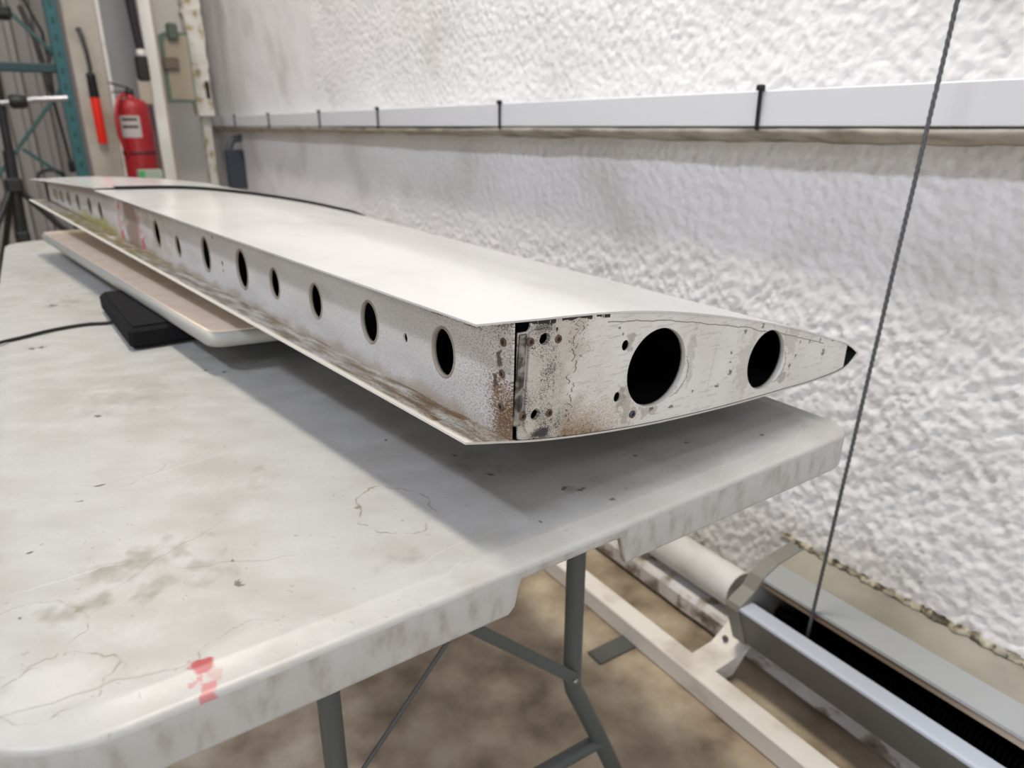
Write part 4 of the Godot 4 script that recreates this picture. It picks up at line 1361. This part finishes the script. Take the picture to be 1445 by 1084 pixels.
func hangings() -> void:
	# orange signal wand hung on the column
	var t := thing("signal_wand", "orange-red signal wand with black grip hanging on the cream column", "wand", Vector3(0.388, 0.94, -5.09))
	var st := begin()
	lathe(st, at(0, 0, 0), [[0.0, 0.0], [0.022, 0.002], [0.026, 0.01], [0.026, 0.25], [0.024, 0.262], [0.0, 0.265]], 18)
	done(st, "shade", M.orange, t)
	st = begin()
	lathe(st, at(0, 0.255, 0), [[0.0, 0.0], [0.025, 0.0], [0.026, 0.01], [0.024, 0.11], [0.026, 0.125], [0.018, 0.135], [0.0, 0.136]], 18)
	done(st, "grip", M.black, t)
	st = begin()
	tube(st, [Vector3(0, 0.385, 0), Vector3(0.004, 0.42, 0), Vector3(0.002, 0.50, 0), Vector3(-0.008, 0.58, 0), Vector3(-0.014, 0.62, -0.01), Vector3(-0.018, 0.62, -0.05)], 0.012, 10)
	done(st, "strap", mat(Color(0.28, 0.27, 0.27), 0.45, 0.4), t)
	# black hose with white cuff and tag hanging before the lining sheet
	var h := thing("hanging_hose", "black hose with a white cuff and beige tag hanging above the extinguisher", "hose", Vector3(0.60, 1.16, -4.62))
	st = begin()
	tube(st, [Vector3(0.012, 0.265, 0), Vector3(0.008, 0.32, 0), Vector3(0.0, 0.45, 0), Vector3(-0.012, 0.65, 0), Vector3(-0.02, 1.2, 0), Vector3(-0.02, 1.8, 0)], 0.022, 12)
	done(st, "hose", mat(Color(0.07, 0.06, 0.075), 0.6), h)
	st = begin()
	lathe(st, at(0.012, 0.235, 0), [[0.0, 0.0], [0.022, 0.0], [0.024, 0.004], [0.022, 0.034], [0.0, 0.036]], 16)
	done(st, "cuff", mat(Color(0.8, 0.79, 0.77), 0.5), h)
	st = begin()
	box(st, at(0.006, 0.175, 0), Vector3(0.062, 0.125, 0.05), 0.008)
	done(st, "nozzle", M.black, h)
	st = begin()
	box(st, at(0.0, 0.055, 0.0), Vector3(0.062, 0.125, 0.022), 0.004)
	done(st, "tag", mat(Color(0.66, 0.61, 0.55), 0.7), h)
	# black cord on the metal wall
	var c := thing("extension_cable", "thin dark cord with a black plug hanging before the ribbed metal wall", "cord", Vector3(0.165, 0.78, -4.75))
	st = begin()
	tube(st, [Vector3(0.02, 0.08, 0), Vector3(0.014, 0.2, 0), Vector3(0.0, 0.4, 0), Vector3(0.004, 0.47, 0), Vector3(0.018, 0.54, 0), Vector3(0.012, 0.72, 0), Vector3(-0.04, 0.86, 0.0), Vector3(-0.06, 1.4, -0.05)], 0.008, 8)
	done(st, "wire", mat(Color(0.12, 0.11, 0.12), 0.6), c)
	st = begin()
	lathe(st, at(0.022, 0.02, 0), [[0.0, 0.0], [0.012, 0.0], [0.017, 0.012], [0.016, 0.05], [0.009, 0.075], [0.0, 0.076]], 14)
	done(st, "plug", M.black, c)

func rack() -> void:
	var t := thing("pallet_rack", "teal steel rack frame with cross beam and thin diagonal braces, far left", "rack")
	var x := 0.222
	var z := -4.5
	var st := begin()
	box(st, at(x, 1.5, z), Vector3(0.052, 3.0, 0.06), 0.004)
	done(st, "upright", M.teal, t)
	st = begin()
	for k in 40:
		box(st, at(x, 0.1 + k * 0.075, z + 0.0302), Vector3(0.014, 0.03, 0.001), 0.0003)
	done(st, "slots", mat(Color(0.08, 0.22, 0.23), 0.6), t).set_meta("kind", "stuff")
	st = begin()
	box(st, at(x, 0.006, z), Vector3(0.12, 0.012, 0.12), 0.002)
	done(st, "foot_plate", M.teal, t)
	st = begin()
	box(st, at(-0.62, 1.311, z + 0.01), Vector3(1.63, 0.042, 0.04), 0.004)
	done(st, "beam", mat(Color(0.10, 0.22, 0.24), 0.5), t)
	st = begin()
	box(st, at(-1.46, 1.5, z), Vector3(0.060, 3.0, 0.07), 0.004)
	done(st, "upright", M.teal, t)
	var dark := mat(Color(0.16, 0.30, 0.29), 0.5)
	for q in [[Vector3(0.0, 1.62, -4.55), Vector3(0.215, 1.365, -4.52)], [Vector3(0.215, 1.235, -4.55), Vector3(-0.16, 0.79, -4.55)], [Vector3(-0.02, 0.93, -4.57), Vector3(0.215, 0.72, -4.57)]]:
		st = begin()
		bar(st, q[0], q[1], 0.018, 0.03, 0.003, Vector3(0, 0, 1))
		done(st, "brace", dark, t)
	st = begin()
	tube(st, [Vector3(0.10, 1.60, -4.62), Vector3(0.135, 1.45, -4.62), Vector3(0.16, 1.2, -4.62)], 0.014, 10)
	done(st, "hanger", mat(Color(0.22, 0.20, 0.20), 0.6), t)
	st = begin()
	tube(st, [Vector3(0.20, 1.42, -4.62), Vector3(0.175, 1.35, -4.62), Vector3(0.165, 1.2, -4.62)], 0.010, 10)
	done(st, "hanger", mat(Color(0.22, 0.20, 0.20), 0.6), t)

func tripod() -> void:
	var t := thing("tripod_stand", "black tripod stand with a chrome clamp arm, in front of the teal rack", "stand", Vector3(-0.075, 0, -3.5))
	var st := begin()
	tube(st, [Vector3(0.045, 1.75, 0), Vector3(0.0, 0.58, 0)], 0.016, 14)
	done(st, "pole", M.black, t)
	st = begin()
	tube(st, [Vector3(0.012, 0.95, 0), Vector3(-0.02, 0.42, 0)], 0.021, 14)
	done(st, "pole", M.black, t)
	for a in [0.12, 2.35, 4.3]:
		st = begin()
		var d := Vector3(cos(a), 0, sin(a))
		tube(st, [Vector3(0.0, 0.80, 0) + d * 0.02, Vector3(0, 0.012, 0) + d * 0.62], 0.012, 10)
		var leg := done(st, "leg", M.black, t)
		st = begin()
		tube(st, [Vector3(-0.01, 0.52, 0), Vector3(0.0, 0.42, 0) + d * 0.31], 0.007, 8)
		done(st, "strut", M.black, leg)
		st = begin()
		lathe(st, Transform3D(Basis.IDENTITY, Vector3(0, 0, 0) + d * 0.62), [[0.0, 0.0], [0.018, 0.0], [0.02, 0.01], [0.016, 0.03], [0.0, 0.032]], 12)
		done(st, "rubber_foot", M.rubber, leg)
	st = begin()
	box(st, at(0.005, 0.82, 0), Vector3(0.06, 0.06, 0.06), 0.01)
	done(st, "collar", M.black, t)
	st = begin()
	box(st, at(-0.005, 0.62, 0), Vector3(0.05, 0.05, 0.05), 0.01)
	done(st, "collar", M.black, t)
	st = begin()
	tube(st, [Vector3(0.02, 1.122, 0.02), Vector3(0.09, 1.128, 0.02), Vector3(0.13, 1.136, 0.02), Vector3(0.245, 1.143, 0.02)], 0.0105, 12)
	done(st, "clamp_arm", M.chrome, t)
	st = begin()
	lathe(st, Transform3D(Basis(Vector3.FORWARD, PI / 2), Vector3(0.05, 1.128, 0.025)), [[0.0, 0.0], [0.02, 0.0], [0.026, 0.01], [0.024, 0.05], [0.014, 0.06], [0.0, 0.06]], 14)
	done(st, "clamp_knob", M.black, t)
	st = begin()
	box(st, at(0.045, 1.50, 0.0), Vector3(0.10, 0.15, 0.12), 0.015)
	box(st, at(0.075, 1.435, 0.03), Vector3(0.09, 0.05, 0.08), 0.012)
	done(st, "head", M.black, t)
	# looped cable hanging low beside the rack
	var c := thing("cable_loop", "small dark green coil of cable hung low on the rack braces", "cable", Vector3(0.075, 0.80, -4.44))
	st = begin()
	var path := []
	for k in 25:
		var a := TAU * k / 24.0
		path.append(Vector3(cos(a) * 0.055, sin(a) * 0.03, 0.006 * sin(a * 2.0)))
	tube(st, path, 0.009, 8, false)
	done(st, "coil", mat(Color(0.05, 0.09, 0.085), 0.6), c)
	st = begin()
	tube(st, [Vector3(0.05, 0.0, 0), Vector3(0.09, -0.04, 0), Vector3(0.13, -0.09, 0)], 0.009, 8)
	done(st, "tail", mat(Color(0.05, 0.09, 0.085), 0.6), c)
